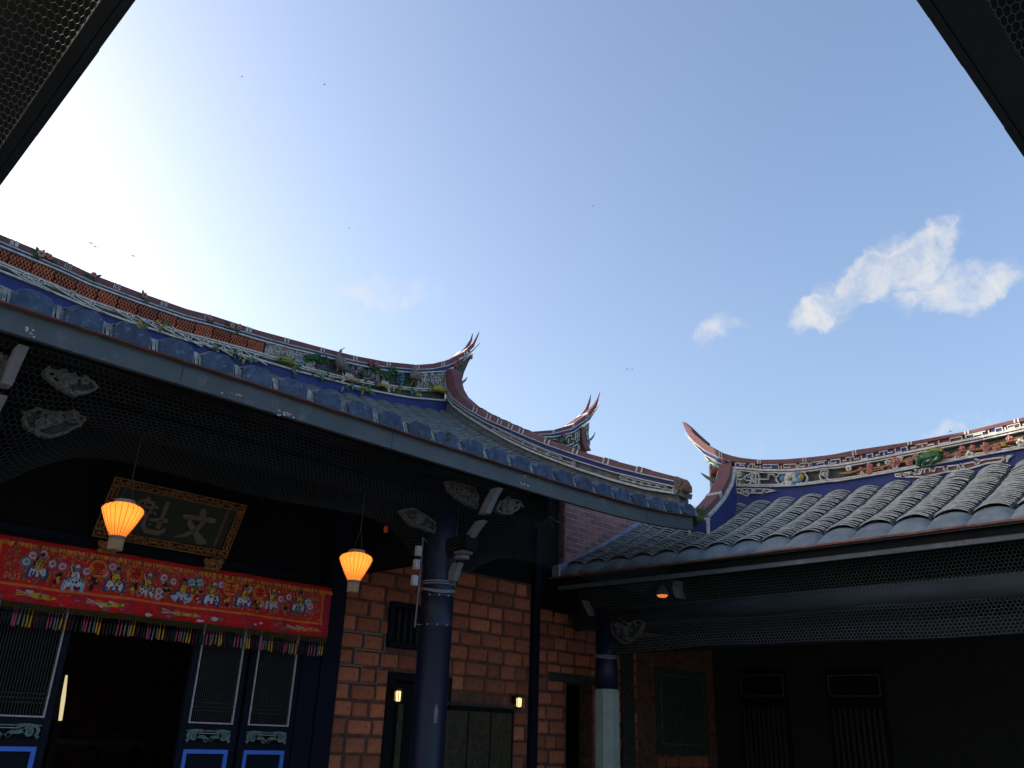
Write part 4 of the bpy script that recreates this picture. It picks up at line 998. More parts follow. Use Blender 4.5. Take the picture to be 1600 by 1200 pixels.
# plaque
plq = thing('name_plaque', 'dark green plaque with gilded carved frame and two big characters, above the red banner', 'plaque', (3.55, FY-.1, 3.25))
PB0 = PY(142, 836, FY-.12); PB1 = PY(352, 872, FY-.12); zb_ = (PB0[2]+PB1[2])/2; px0, px1 = PB0[0], PB1[0]
k_ = PY(178, 742, 1.0); k2 = PY(387, 790, 1.0); Yt = (px0/k_[0]+px1/k2[0])/2; zt_ = (PY(178, 742, Yt)[2]+PY(387, 790, Yt)[2])/2
pO = np.array([px0, FY-.12, zb_]); pU = np.array([px1-px0, 0, 0]); pV = np.array([0, Yt-(FY-.12), zt_-zb_]); pN = np.cross(pU, pV); pN /= np.linalg.norm(pN)
pW, pH = np.linalg.norm(pU), np.linalg.norm(pV); eu, ev = pU/pW, pV/pH
def pq(u, v, o=0): return pO+eu*u+ev*v+pN*o
def pbox(b, u0, u1, v0, v1, o0, o1, m): b.poly([pq(u0, v0), pq(u1, v0), pq(u1, v1), pq(u0, v1)], pN, o1, o0, m)
b = MB(); pbox(b, .05, pW-.05, .05, pH-.05, -.05, 0, M_PLQ); part('board', b, plq)
fwid = .085
for nm, (u0, u1, v0, v1) in (('a', (0, pW, pH-fwid, pH)), ('b', (0, pW, 0, fwid)), ('c', (0, fwid, fwid, pH-fwid)), ('d', (pW-fwid, pW, fwid, pH-fwid))):
    b = MB(); pbox(b, u0, u1, v0, v1, -.06, .015, M_WOOD)
    e = .012
    for (a0, a1, c0, c1) in ((u0, u1, v0, v0+e), (u0, u1, v1-e, v1), (u0, u0+e, v0, v1), (u1-e, u1, v0, v1)): pbox(b, a0, a1, c0, c1, .0, .032, M_GOLD)
    hor = u1-u0 > v1-v0; L = (u1-u0) if hor else (v1-v0); n = int(L/.03)
    for i in range(n):
        t = (i+.5)/n*L
        for _ in range(2):
            u = (u0+t if hor else (u0+u1)/2+random.uniform(-.022, .022)); v = ((v0+v1)/2+random.uniform(-.022, .022) if hor else v0+t)
            b.ball(pq(u+random.uniform(-.01, .01), v, .022), random.uniform(.008, .017), M_GOLD, 5, 4)
        an = random.uniform(0, 6.28); c = pq(u0+t if hor else (u0+u1)/2, (v0+v1)/2 if hor else v0+t, .03)
        pts = [c+eu*(.022*math.cos(an+q))*(1-q/7)+ev*(.022*math.sin(an+q))*(1-q/7) for q in np.linspace(0, 4.5, 7)]; b.tube(pts, .005, M_GOLD, 4)
    part('carved_frame', b, plq)
def brush(b, strokes, cu, cv, s, o=.0, th=.02, m=M_GOLDC):
    for st in strokes:
        P = [np.array(p[:2]) for p in st]; ws = [p[2] for p in st]; L, R = [], []
        # densify
        Q, Wd = [], []
        for i in range(len(P)-1):
            for t in np.linspace(0, 1, 5)[:-1]: Q.append(P[i]+(P[i+1]-P[i])*t); Wd.append(ws[i]+(ws[i+1]-ws[i])*t)
        Q.append(P[-1]); Wd.append(ws[-1])
        for i, q in enumerate(Q):
            d = Q[min(i+1, len(Q)-1)]-Q[max(i-1, 0)]; d /= np.linalg.norm(d)+1e-9; nn = np.array([-d[1], d[0]]); L.append(q+nn*Wd[i]/2); R.append(q-nn*Wd[i]/2)
        b.strip([pq(cu+p[0]*s, cv+p[1]*s) for p in L], [pq(cu+p[0]*s, cv+p[1]*s) for p in R], pN, o+th, o, m)
# wen (right) and kui (left), brushed strokes in a unit box
wen = [[(.02,.50,.10),(.06,.36,.2),(.08,.26,.17)], [(-.48,.18,.05),(-.42,.17,.15),(0,.2,.13),(.40,.22,.17),(.5,.18,.13)], [(.2,.18,.12),(.06,-.12,.13),(-.2,-.36,.11),(-.5,-.48,.03)], [(-.28,.17,.05),(-.2,.0,.16),(.08,-.26,.17),(.3,-.46,.24),(.5,-.47,.05)]]
kui = [[(-.22,.5,.1),(-.3,.4,.08)], [(-.46,.38,.1),(-.44,.05,.1)], [(-.46,.38,.08),(-.06,.38,.1),(-.08,.05,.09)], [(-.45,.22,.07),(-.08,.22,.07)], [(-.44,.06,.08),(-.08,.06,.08)], [(-.3,.36,.07),(-.3,.08,.07)], [(-.3,.05,.11),(-.38,-.25,.1),(-.5,-.42,.05)], [(-.14,.05,.11),(-.14,-.3,.12),(0,-.44,.13),(.36,-.45,.15),(.48,-.36,.12),(.47,-.26,.04)], [(.0,.30,.08),(.1,.24,.07)], [(.0,.12,.08),(.12,.06,.07)], [(-.04,-.12,.05),(.2,-.08,.11),(.5,-.05,.12)], [(.3,.48,.12),(.3,-.32,.11)], [(.02,-.22,.06),(.06,-.28,.06)]]
b = MB(); brush(b, wen, pW*.68, pH*.49, .37); part('character', b, plq, label='wen character in faded gilt')
b = MB(); brush(b, kui, pW*.34, pH*.49, .37); part('character', b, plq, label='kui character in faded gilt')
b = MB(); pbox(b, pW-.20, pW-.165, fwid+.03, pH-fwid-.02, 0, .012, mat('faded_red_strip', (.13, .055, .05), .7)); part('signature_strip', b, plq)
for u in (px0+.17, px1-.16):
    b = MB(); y = FY-.14; z = zb_-.045
    b.bbox((u-.09, y-.05, z-.12), (u+.09, y+.06, z-.08), M_GOLD, .012); b.tube([(u-.08, y, z-.06), (u, y-.01, z-.03), (u+.06, y-.01, z-.04)], [.035, .05, .04], M_GOLD, 8); b.ball((u+.08, y-.04, z-.01), .045, M_GOLD, 8, 6); b.ball((u-.07, y-.02, z-.02), .03, M_GOLD, 8, 6)
    for q in range(10): b.ball((u+random.uniform(-.08, .1), y-.04+random.uniform(-.01, .02), z+random.uniform(-.09, .02)), random.uniform(.012, .022), M_GOLD, 6, 4)
    for q in (-.07, -.02, .04, .08): b.tube([(u+q, y-.03, z-.04), (u+q, y-.04, z-.085)], .012, M_GOLD, 6)
    part('gilded_lion_foot', b, plq)

# lanterns
def lantern(c, label, rot=0.):
    t = thing('hanging_lantern', label, 'lantern', (c[0], c[1], c[2]-.17), group='orange silk lanterns under the hall eave')
    prof = [(.058, -.165), (.075, -.135), (.102, -.085), (.128, -.03), (.15, .02), (.162, .05), (.161, .066), (.145, .086), (.105, .106), (.07, .114)]
    b = MB(); n = 44; vs = []; fs = []
    for r, z in prof:
        for j in range(n): a = 2*math.pi*j/n; rr = r*(1+.012*math.cos(a*22)); vs.append((c[0]+rr*math.cos(a+rot), c[1]+rr*math.sin(a+rot), c[2]+z))
    for i in range(len(prof)-1):
        for j in range(n): fs.append((i*n+j, i*n+(j+1) % n, (i+1)*n+(j+1) % n, (i+1)*n+j))
    b.add(vs, fs, M_LSHADE); part('silk_shade', b, t, smooth=True)
    b = MB()
    for j in range(22):
        a = 2*math.pi*j/22+rot; b.tube([(c[0]+(r+.003)*math.cos(a), c[1]+(r+.003)*math.sin(a), c[2]+z) for r, z in prof], .0024, M_LRIB, 4, False)
    part('shade_ribs', b, t)
    b = MB(); b.lathe((c[0], c[1], c[2]+.114), [(.085, -.004), (.086, .022), (.078, .03), (.05, .03)], M_ARM, 20); part('top_cap', b, t)
    b = MB(); b.lathe((c[0], c[1], c[2]-.16), [(.06, 0), (.064, -.004), (.064, -.022), (.058, -.026)], M_ARM, 20); part('bottom_ring', b, t)
    b = MB(); n = 20
    for j in range(n): a = 2*math.pi*j/n; b.tube([(c[0]+.052*math.cos(a), c[1]+.052*math.sin(a), c[2]-.185), (c[0]+.05*math.cos(a), c[1]+.05*math.sin(a), c[2]-.275)], .0095, M_TIMBERW, 4)
    part('fringe_skirt', b, t)
    b = MB(); top = 4.2
    for s in (-.045, .06): b.tube([(c[0]+s, c[1], c[2]+.142), (c[0]+.02+s*.15, c[1], c[2]+.34)], .002, M_NETD, 4)
    b.tube([(c[0]+.02, c[1], c[2]+.34), (c[0]+.02, c[1]+.0, top)], .003, M_NETD, 4); part('cord', b, t)
    li = bpy.data.lights.new('lantern_bulb', 'POINT'); li.energy = .62; li.color = (1, .52, .19); li.shadow_soft_size = .04
    lo = bpy.data.objects.new('lantern_bulb', li); COL.objects.link(lo); lo.location = (c[0], c[1], c[2]+.055); attach(lo, t)
    return t
LY = 7.22
lantern(PY(190, 808, LY), 'glowing orange silk lantern hanging in front of the dark green plaque')
lantern(PY(555.5, 882, LY), 'glowing orange silk lantern hanging between the red banner and the round column')

# wall lamps beside the side door and relief
def wall_lamp(px_, py_, label):
    p = PY(px_, py_, FY-.12); t = thing('wall_lamp', label, 'lamp', (p[0], FY, p[2]), group='small ribbed wall lamps on the brick wall')
    c = np.array([p[0], FY-.12, p[2]])
    b = MB(); b.lathe(c, [(.024, -.065), (.034, -.055), (.037, .045), (.024, .055)], M_GLOW, 14); part('glass', b, t, smooth=True)
    b = MB()
    for j in range(9): a = 2*math.pi*j/9; b.tube([c+np.array([.049*math.cos(a), .049*math.sin(a), -.065]), c+np.array([.051*math.cos(a), .051*math.sin(a), .055])], .006, M_BRASS, 4)
    b.lathe(c+np.array([0, 0, .058]), [(.056, 0), (.05, .025), (.015, .05)], M_BRASS, 14); b.lathe(c+np.array([0, 0, -.07]), [(.02, -.03), (.045, -.012), (.05, .002)], M_BRASS, 14); part('cage', b, t)
    b = MB(); b.bbox((p[0]-.03, FY-.06, p[2]-.02), (p[0]+.03, FY, p[2]+.09), M_WOOD); part('wall_plate', b, t)
wall_lamp(622, 1087, 'small warm ribbed wall lamp left of the round navy column, in the side doorway')
wall_lamp(811, 1097, 'small warm ribbed wall lamp right of the round navy column, above the relief panel')
# marker rod beside the column
rod = thing('insulator_rod', 'thin metal rod with three white blocks standing beside the top of the round navy column', 'rod', tuple(PY(648, 980, 7.3)))
A_ = [PY(x, y, 7.3) for x, y in ((661,840),(656,905),(648,980))]
b = MB(); b.tube(A_, .010, M_ARM, 6); part('rod', b, rod)
for (x, y) in ((654,861),(651,882),(648,907)):
    p = PY(x, y, 7.3); b = MB(); b.bbox((p[0]-.035, p[1]-.03, p[2]-.055), (p[0]+.03, p[1]+.03, p[2]+.055), M_CAPT, .008); part('white_block', b, rod)
b = MB(); b.tube([A_[0], A_[0]+np.array([.1, .0, -.06]), np.array([CX_A, CY_, A_[0][2]-.05])], .006, M_ARM, 5); b.tube([A_[2]+np.array([0, 0, .03]), np.array([CX_A-.1, CY_, A_[2][2]+.03])], .006, M_ARM, 5); part('clip', b, rod)
# spot lamp under the beam
p = PY(633, 875, 7.9); t = thing('spot_lamp', 'tiny lit spot lamp under the dark veranda beam, left of the round navy column', 'lamp', tuple(p))
b = MB(); b.tube([p, p+np.array([.04, .04, .05])], [.02, .03], M_BRASS, 10); b.tube([p+np.array([.04, .04, .05]), p+np.array([.12, .35, .3])], .008, M_WOOD, 5); part('housing', b, t)
b = MB(); b.ball(p-np.array([.008, .008, .01]), .02, M_GLOW, 8, 5); part('bulb', b, t)
li = bpy.data.lights.new('spot_beam', 'SPOT'); li.energy = 420; li.color = (1, .62, .34); li.spot_size = math.radians(75); li.spot_blend = 1; li.shadow_soft_size = .03
lo = bpy.data.objects.new('spot_beam', li); COL.objects.link(lo); q_ = Vector((6.35, 9.1, 1.35))-Vector(p.tolist()); lo.rotation_euler = (-q_).to_track_quat('Z', 'Y').to_euler(); lo.location = (p+np.array(q_.normalized())*.05).tolist(); attach(lo, t)
# bent wire bracket on the side of the pink wall
b = MB(); q = lambda x, y, Y: PY(x, y, Y)
b.tube([q(849,819,8.2), q(859,807,8.2), q(865,824,8.2)], .008, M_ARM, 5); b.tube([q(859,807,8.2), q(868,814,8.5), q(876,817,9.0)], .010, M_FASCIA, 5); b.tube([q(871,798,8.6), q(873,806,8.6), q(870,818,8.6)], .005, M_FASCIA, 5)
single('wire_bracket', b, 'bent pale metal bracket hanging in the dark beside the pink brick wall end', 'bracket')
p = PY(603, 827, 7.6); b = MB(); b.bbox(p-np.array([.018, .02, .035]), p+np.array([.018, .02, .035]), M_ORANGE, .006); b.tube([p+np.array([0, 0, .035]), (p[0], p[1], 4.1)], .004, M_WOOD, 4)
single('paper_tag', b, 'tiny orange tag hanging under the dark eave above the second lantern', 'tag')
# pale tube lamp seen inside the hall
p0, p1 = PY(104, 1055, 10.6), PY(94, 1126, 10.6); b = MB(); b.tube([p0, (p0+p1)/2, p1], [.012, .024, .020], M_GLOWP, 8); b.box((p1[0]-.1, 10.66, p1[2]-.05), (p0[0]+.06, 10.7, p0[2]+.05), M_WOOD); b.box((p1[0]-.05, 10.6, .3), (p1[0]+.02, 10.66, p1[2]), M_WOOD)
single('standing_lamp', b, 'slim pale lit standing lamp glimpsed inside the dark doorway', 'lamp')
# altar table inside the doorway
t = thing('altar_table', 'dark altar table barely visible inside the open doorway', 'table', (3.9, 11.9, .3))
b = MB(); b.bbox((3.3, 11.5, 1.28), (5.1, 12.2, 1.36), mat('dark_red_lacquer', (.03, .014, .012), .6)); part('table_top', b, t)
for x in (3.36, 5.04):
    for y in (11.56, 12.14): b = MB(); b.bbox((x-.04, y-.04, .3), (x+.04, y+.04, 1.28), M_WOOD); part('leg', b, t)

# ================================================================== WING (right)
WX = 9.72; WYL = 9.05; WYR = -2.5; WRX = 12.0
wing = thing('wing_hall', 'low wing hall with stripy grey tiled roof and swallowtail ridge, on the right', 'hall', (WX+2, 3.5, 0))
WZ = 3.86
SFW = Surf('X', WRX)
cw = {}
C4 = lambda l: [(1040+x/5.3333, 620+y/5.3333) for x, y in l]
C5 = lambda l: [(1300+x/5.3333, 620+y/5.3333) for x, y in l]
cw['top'] = curve(C4([(150,214),(200,262),(250,316),(350,400),(470,466),(600,508),(780,530),(1000,527),(1200,510),(1400,488)])+C5([(0,490),(200,450),(620,388),(1120,297),(1600,180)]), 'X', WRX)
cw['mb'] = curve(C4([(152,217),(175,278),(210,335),(260,388),(340,452),(440,503),(600,550),(780,562),(1000,562),(1200,547),(1400,522)])+C5([(0,522),(300,478),(620,415),(1100,325),(1600,210)]), 'X', WRX)
cw['blt'] = curve(C4([(178,318),(250,390),(330,450),(470,520),(560,545)]), 'X', WRX)
cw['blb'] = curve(C4([(172,312),(250,405),(330,485),(470,562),(570,592)]), 'X', WRX)
cw['fb'] = curve(C4([(470,562),(560,592),(800,615),(1000,618),(1200,605),(1400,582)])+C5([(0,570),(400,515),(800,435),(1200,352),(1600,262)]), 'X', WRX)
cw['pb'] = curve(C4([(560,736),(800,745),(1000,742),(1200,728),(1400,706)])+C5([(0,698),(440,635),(900,552),(1300,475),(1600,422)]), 'X', WRX)
for k in cw:
    s, z = cw[k]
    if k in ('top', 'mb', 'fb', 'pb'): cw[k] = (np.concatenate([[WYR-1, 0.8], s]), np.concatenate([[z[0]+.6, z[0]+.05], z]))
yNeck = PX(1148, 740, WRX)[1]; yTip = PX(*C4([(150,214)])[0], WRX)[1]; yTip2 = PX(1072.5, 678, WRX)[1]
def wl(y): return .02+.03*np.clip((y-5)/4, 0, 1)**2
def wroofz(y, t):
    z0 = WZ+float(wl(y)); z1 = 5.01+.09*np.clip((y-4)/3, 0, 1)**2
    return z0+(z1-z0)*(.82*t+.18*t*t)
def wp(y, t): return np.array([WX+.02+(WRX-WX)*t, y, wroofz(y, t)])
b = MB(); vs = []; fs = []; ny = 24
for i in range(ny+1):
    y = WYR+(WYL-WYR)*i/ny
    for j in range(7):
        t = j/6; p = wp(y, t); vs += [(p[0], y, p[2]-.03), (p[0], y, p[2]-.18)]
    for j in range(7):
        t = 1-j/6; p = wp(y, t); vs += [(2*WRX-p[0], y, p[2]-.03), (2*WRX-p[0], y, p[2]-.18)]
st = 28
for i in range(ny):
    for j in range(13): a = i*st+2*j; fs += [(a, a+2, a+st+2, a+st), (a+1, a+st+1, a+st+3, a+3)]
    a = i*st; fs.append((a, a+st, a+st+1, a+1))
for i in (0, ny):
    for j in range(13): a = i*st+2*j; fs.append((a, a+1, a+3, a+2))
b.add(vs, fs, M_WOOD); wroof = part('roof', b, wing)
y = WYL-.30; WP = .43; rows = []
while y > WYR+.2: rows.append(y); y -= WP
for y in rows:
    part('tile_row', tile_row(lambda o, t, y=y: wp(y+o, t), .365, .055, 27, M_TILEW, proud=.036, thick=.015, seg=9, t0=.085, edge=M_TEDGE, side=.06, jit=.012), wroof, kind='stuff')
    part('trough_row', tile_row(lambda o, t, y=y: wp(y-WP/2+o, t), .12, .015, 14, M_TROUGH, proud=.014, concave=True, seg=3, t0=.05), wroof, kind='stuff')
    bb = MB(); bb.tube([(2*WRX-wp(y, t)[0], y, wp(y, t)[2]) for t in np.linspace(0, 1, 6)], .11, M_TILEW, n=8); part('rear_tile_row', bb, wroof)
# sloping plaster tongues at the eave
for y in rows:
    b = MB(); vs = []; fs = []; n = 12; lv = 5
    for l in range(lv+1):
        u = l/lv
        for j in range(n+1):
            q = -1+2*j/n; arc = .105*math.sqrt(max(0, 1-(q*.95)**2))*(1-u**2.2*.72)
            p = wp(y+q*WP/2*1.0, .10*(1-u)); zz = p[2]+arc-.012-.05*u+(random.uniform(-.003, .003) if 0 < j < n else 0)
            vs.append((p[0]-.06*u, y+q*WP/2, zz))
    for l in range(lv):
        for j in range(n): a = l*(n+1)+j; fs.append((a, a+1, a+n+2, a+n+1))
    o = len(vs)
    for j in range(n+1): v = vs[lv*(n+1)+j]; vs.append((v[0], v[1], WZ-.055+float(wl(y))))
    for j in range(n): a = lv*(n+1)+j; fs.append((a, a+1, o+j+1, o+j))
    b.add(vs, fs, M_EAVEW); part('eave_tongue', b, wroof, smooth=True)
def sweepy(x0, x1, z0, z1, m, ya=WYR, yb=WYL-.12, n=40, jit=0):
    b = MB(); vs = []; fs = []
    for y in np.linspace(ya, yb, n):
        l = float(wl(y))+random.uniform(-jit, jit); vs += [(x0, y, z0+l), (x1, y, z0+l), (x1, y, z1+l), (x0, y, z1+l)]
    for i in range(n-1):
        for j in range(4): fs.append((4*i+j, 4*i+(j+1) % 4, 4*i+4+(j+1) % 4, 4*i+4+j))
    fs += [(3, 2, 1, 0), (4*n-4, 4*n-3, 4*n-2, 4*n-1)]
    b.add(vs, fs, m); return b
wf = part('fascia', sweepy(WX+.03, WX+.08, 3.622, 3.785, M_WFASC), wing)
part('eave_soffit', sweepy(WX-.03, WX+.029, 3.770, 3.786, M_FASCIAD), wing)
part('drip_lip', sweepy(WX-.055, WX+.1, 3.792, 3.814, M_RUST, yb=WYL, n=90, jit=.003), wf)
b = MB()
for (px_, py_) in ((1052,898),(1090,891),(1105,887),(1122,886),(1130,884),(1411,852),(915,902),(1408,858)):
    p = PX(px_, py_, WX+.03)
    for _ in range(5):
        q = p+np.array([0, random.uniform(-.06, .06), random.uniform(-.03, .02)]); r = random.uniform(.006, .016)
        b.poly([q+np.array([0, r*2.2*math.cos(a)*random.uniform(.6, 1.2), r*math.sin(a)*random.uniform(.5, 1.2)]) for a in np.linspace(0, 2*math.pi, 8)[:-1]], (-1, 0, 0), .003, 0, mat('lime_stain', (.17, .18, .175), .8))
part('lime_stains', b, wf, kind='stuff')
# blue-white mortar verge against the wall
b = MB(); pts = [wp(WYL-.07, t) for t in np.linspace(0, 1, 10)]
b.strip([p+np.array([0, 0, .10]) for p in pts], [p-np.array([0, 0, .05]) for p in pts], (0, -1, 0), .09, -.07, mat('blue_washed_white', (.36, .41, .50), .85, (.10, .15, .33), 7, contrast=1.4))
ev_ = part('edge_verge', b, wing)
b = MB(); b.strip([p+np.array([0, 0, .125]) for p in pts], [p+np.array([0, 0, .1]) for p in pts], (0, -1, 0), .10, -.07, mat('blue_washed_white', (.42, .47, .56), .85, (.12, .19, .42), 7, contrast=1.4)); 
p = pts[0]; b.tube([p+np.array([-.06, -.14, .12]), p+np.array([-.07, -.15, -.05])], .018, M_WHITE, 5); part('white_edge', b, ev_)

# wing ridge
wr = part('ridge', band(SFW, cw['fb'], cw['pb'], WYR, yNeck, -.02, .22, M_DARKPL, 50), wing)
swallow_ridge(wr, SFW, cw, WYR, yNeck, yTip, None, .24, [PX(x, y, WRX)[1] for x, y in ((1128,711),(1188,719),(1259,717),(1337,708),(1423,692),(1512,676),(1590,660))], .02)
part('tail_prong', prong(SFW, C4([(340,400),(260,330),(190,258),(150,220),(130,205)]), [.045, .045, .038, .026, .008], M_MAROON, -.06), wr)
part('blue_band', band(SFW, cw['blt'], cw['blb'], PX(1143, 725, WRX)[1], yTip2, .02, .2, M_BLUE, 20, neck=yNeck), wr)
part('white_line', band(SFW, cw['blt'], cw['blt'], PX(1143, 725, WRX)[1], yTip2, .035, .18, M_WHITE, 20, dt=.022, db=-.006, neck=yNeck), wr)
part('white_line', band(SFW, cw['blb'], cw['blb'], PX(1145, 730, WRX)[1], yTip2-.05, .03, .18, M_WHITE, 20, dt=.010, db=-.012, neck=yNeck), wr)
part('fret_ground', band(SFW, cw['mb'], cw['fb'], WYR, PX(1143, 725, WRX)[1], .012, .2, M_MAROON, 50, db=.0), wr)
b = MB(); key_fret(b, SFW, cw['mb'], cw['fb'], 1.6, PX(1150, 725, WRX)[1], .20, .018, .035, [M_BLUE, M_BLUE, M_MAROON], fill_p=.85); part('key_fret', b, wr)
for d0, d1, o_ in ((.012, -.018, .06), (-.03, -.048, .045)): part('white_molding', band(SFW, cw['fb'], cw['fb'], WYR, yNeck, o_, .2, M_WHITE, 50, dt=d0, db=d1), wr)
for d0, d1, o_ in ((.024, .006, .045), (-.004, -.026, .06)): part('white_molding', band(SFW, cw['pb'], cw['pb'], WYR, yNeck, o_, .2, M_WHITE, 50, dt=d0, db=d1), wr)
part('blue_base', band(SFW, cw['pb'], cw['pb'], WYR, yNeck+.18, .02, .2, M_BLUE, 50, dt=-.026, db=-.6), wr)
def sp(x, y): p = PX(x, y, WRX); return (p[1], p[2])
def px4(l): return [sp(*p) for p in C4(l)]
def px5(l): return [sp(*p) for p in C5(l)]
b = MB()
b.poly([SFW.pt(*q) for q in px4([(580,615),(660,620),(665,735),(580,735)])], SFW.n, .008, -.02, M_JADE)
for l in ([(590,625),(640,640),(640,665),(605,665),(605,690),(650,690)], [(690,650),(660,680),(680,700),(720,700),(740,660),(720,645)], [(700,735),(720,712),(760,705),(790,715),(785,732)], [(740,640),(780,640),(790,690),(860,690),(865,650),(910,650),(915,670)], [(600,700),(600,730),(625,730),(625,705)]):
    ribbon(b, SFW, px4(l), .022, M_WHITE, .035, .05)
for (x, y, r) in ((735,672,.085),(770,715,.06),(625,650,.05)): q = sp(*C4([(x, y)])[0]); ribbon(b, SFW, spiral(q[0], q[1], r, 1.4), .02, M_WHITE, .04, .05)
part('scroll_relief', b, wr)
b = MB(); ribbon(b, SFW, px4([(950,645),(945,665),(930,670),(930,700),(945,712),(950,738),(1180,728),(1182,700),(1190,690),(1188,665),(1172,655),(1168,632)]), .022, M_WHITE, .04, .05, closed=True)
q = sp(*C4([(1050, 690)])[0]); flower(b, SFW, q[0], q[1], .12, mat('white_porcelain', (.6, .58, .55), .4), M_YELP, 7, .03)
for (x, y, m) in ((985,685,M_TEAL),(1105,655,M_TEAL),(1120,700,M_TEAL),(1075,725,M_TEAL),(1135,675,M_YELP)): q = sp(*C4([(x, y)])[0]); b.ball(SFW.pt(q[0], q[1], .03), .06, m, 8, 5, (.5, 1, 1))
ribbon(b, SFW, px4([(960,738),(990,715),(1020,700)]), .02, M_WHITE, .04, .05); part('flower_medallion', b, wr)
b = MB()
for l in ([(1310,610),(1300,640),(1290,660),(1305,700),(1325,715)], [(1350,600),(1360,630),(1330,640),(1340,670),(1365,690),(1365,712)], [(1310,610),(1335,618),(1350,600)]): ribbon(b, SFW, px4(l), .022, M_WHITE, .035, .05)
q = sp(*C4([(1338, 655)])[0]); ribbon(b, SFW, spiral(q[0], q[1], .05, 1.3), .02, M_WHITE, .035, .05); part('scroll_relief', b, wr)
# plum blossom branch
b = MB()
for l, r in (([(75,645),(160,640),(250,610),(360,600),(480,575),(600,545),(700,515)], .018), ([(150,625),(170,640)], .014), ([(220,645),(330,625),(420,605)], .012), ([(470,610),(500,585),(560,560)], .012), ([(870,560),(940,520),(1010,485),(1090,460),(1250,440),(1380,400),(1480,380),(1600,350)], .02), ([(1000,500),(1120,480),(1260,470)], .011), ([(1290,440),(1410,410),(1530,415)], .011), ([(600,540),(650,512),(720,520)], .012)):
    b.tube([SFW.pt(*q, .03) for q in px5(l)], r, M_OCHRE, 6)
for l in ([(1460,645),(1530,635),(1600,625)],): b.tube([SFW.pt(*sp(*p), .03) for p in C4(l)], .016, M_OCHRE, 6)
part('plum_branch', b, wr)
for (x, y, r, m) in ((325,585,.055,M_PINK),(325,630,.05,M_PINK),(250,610,.04,M_PINK),(535,550,.085,M_PINK),(540,590,.05,M_WHITE),(475,553,.045,M_WHITE),(655,550,.06,M_PINK),(710,505,.05,M_PINK),(585,522,.035,M_WHITE),(400,572,.025,M_WHITE),(430,600,.03,M_PINK),(955,490,.055,M_PINK),(1060,490,.05,M_PINK),(1095,440,.045,M_PINK),(1050,512,.04,M_WHITE),(1155,488,.055,M_WHITE),(1180,430,.045,M_PINK),(1285,418,.06,M_PINK),(1300,450,.05,M_PINK),(1385,438,.06,M_PINK),(1490,358,.05,M_PINK),(1580,388,.055,M_WHITE),(1440,402,.035,M_YELP),(150,602,.05,M_WHITE),(260,640,.03,M_WHITE)):
    b = MB(); q = sp(*C5([(x, y)])[0]); flower(b, SFW, q[0], q[1], r, m, M_YELP if m != M_WHITE else M_GREYPL, 5, .045); part('blossom', b, wr)
# green porcelain beast
b = MB(); c5 = lambda x, y, o=.07: SFW.pt(*sp(*C5([(x, y)])[0]), o)
b.tube([c5(735,530), c5(780,520), c5(850,505), c5(915,490), c5(930,510)], [.04, .065, .075, .06, .02], M_GREEN, 10)
b.ball(c5(748,540, .1), .055, M_GREEN, 8, 6)
for l in ([(790,540),(800,560),(780,580)], [(850,530),(870,550),(845,570)], [(910,500),(915,530),(900,545)], [(745,560),(740,580),(760,585)]): b.tube([c5(*p, .1) for p in l], [.04, .03, .025], M_GREEN, 6)
b.tube([c5(770,500), c5(830,468), c5(900,455), c5(945,460)], [.02, .035, .035, .015], M_YGREEN, 6)
for q in np.linspace(0, 1, 9): b.ball(c5(780+150*q, 497-45*math.sin(q*2.2), .09), .022, M_YELP, 5, 4)
for l in ([(800,560),(850,535),(880,505)], [(860,560),(890,530),(920,500)]): b.tube([c5(*p, .11) for p in l], .014, M_WHITE, 5)
part('porcelain_beast', b, wr)
# hanging cloud relief below the panel
b = MB()
pts = px5([(535,650),(540,668),(600,672),(780,672),(860,655),(960,632),(1150,605),(1300,560),(1420,545),(1470,545),(1475,520),(1515,490)]); upper = px5([(1515,490),(1460,505),(1290,528),(1060,575),(770,605),(700,628),(535,650)])
b.poly([SFW.pt(*q) for q in pts+upper[1:-1]], SFW.n, .026, .0, M_MAROON); ribbon(b, SFW, pts, .02, M_WHITE, .045, .03); ribbon(b, SFW, upper, .018, M_WHITE, .045, .03)
for (x, y) in ((600,650),(700,635),(730,630),(850,615),(960,600),(1090,580),(1210,550),(1440,530)): q = sp(*C5([(x, y)])[0]); ribbon(b, SFW, spiral(q[0], q[1], .045, 1.2, random.random()*6), .017, M_WHITE, .045, .03)
for l in ([(780,610),(780,640)], [(1055,580),(1055,605)], [(640,655),(680,630),(745,640)]): ribbon(b, SFW, px5(l), .018, M_WHITE, .045, .03)
part('cloud_relief', b, wr)
b = MB(); pts = px4([(600,772),(610,800),(690,830),(715,805),(830,808),(880,792),(935,785)]); up_ = px4([(935,785),(860,775),(700,768),(600,772)])
b.poly([SFW.pt(*q) for q in pts+up_[1:-1]], SFW.n, .026, 0, M_MAROON); ribbon(b, SFW, pts, .02, M_WHITE, .045, .03); ribbon(b, SFW, up_, .016, M_WHITE, .045, .03)
for (x, y) in ((650,790),(690,800),(740,785),(830,790)): q = sp(*C4([(x, y)])[0]); ribbon(b, SFW, spiral(q[0], q[1], .04, 1.2, random.random()*6), .017, M_WHITE, .045, .03)
part('cloud_relief', b, wr)
q = C4([(497, 537)])[0]; b = rose_group(SFW, [(q[0], q[1], .06, M_PINK, 3)], .04); part('rose_cluster', b, wr)
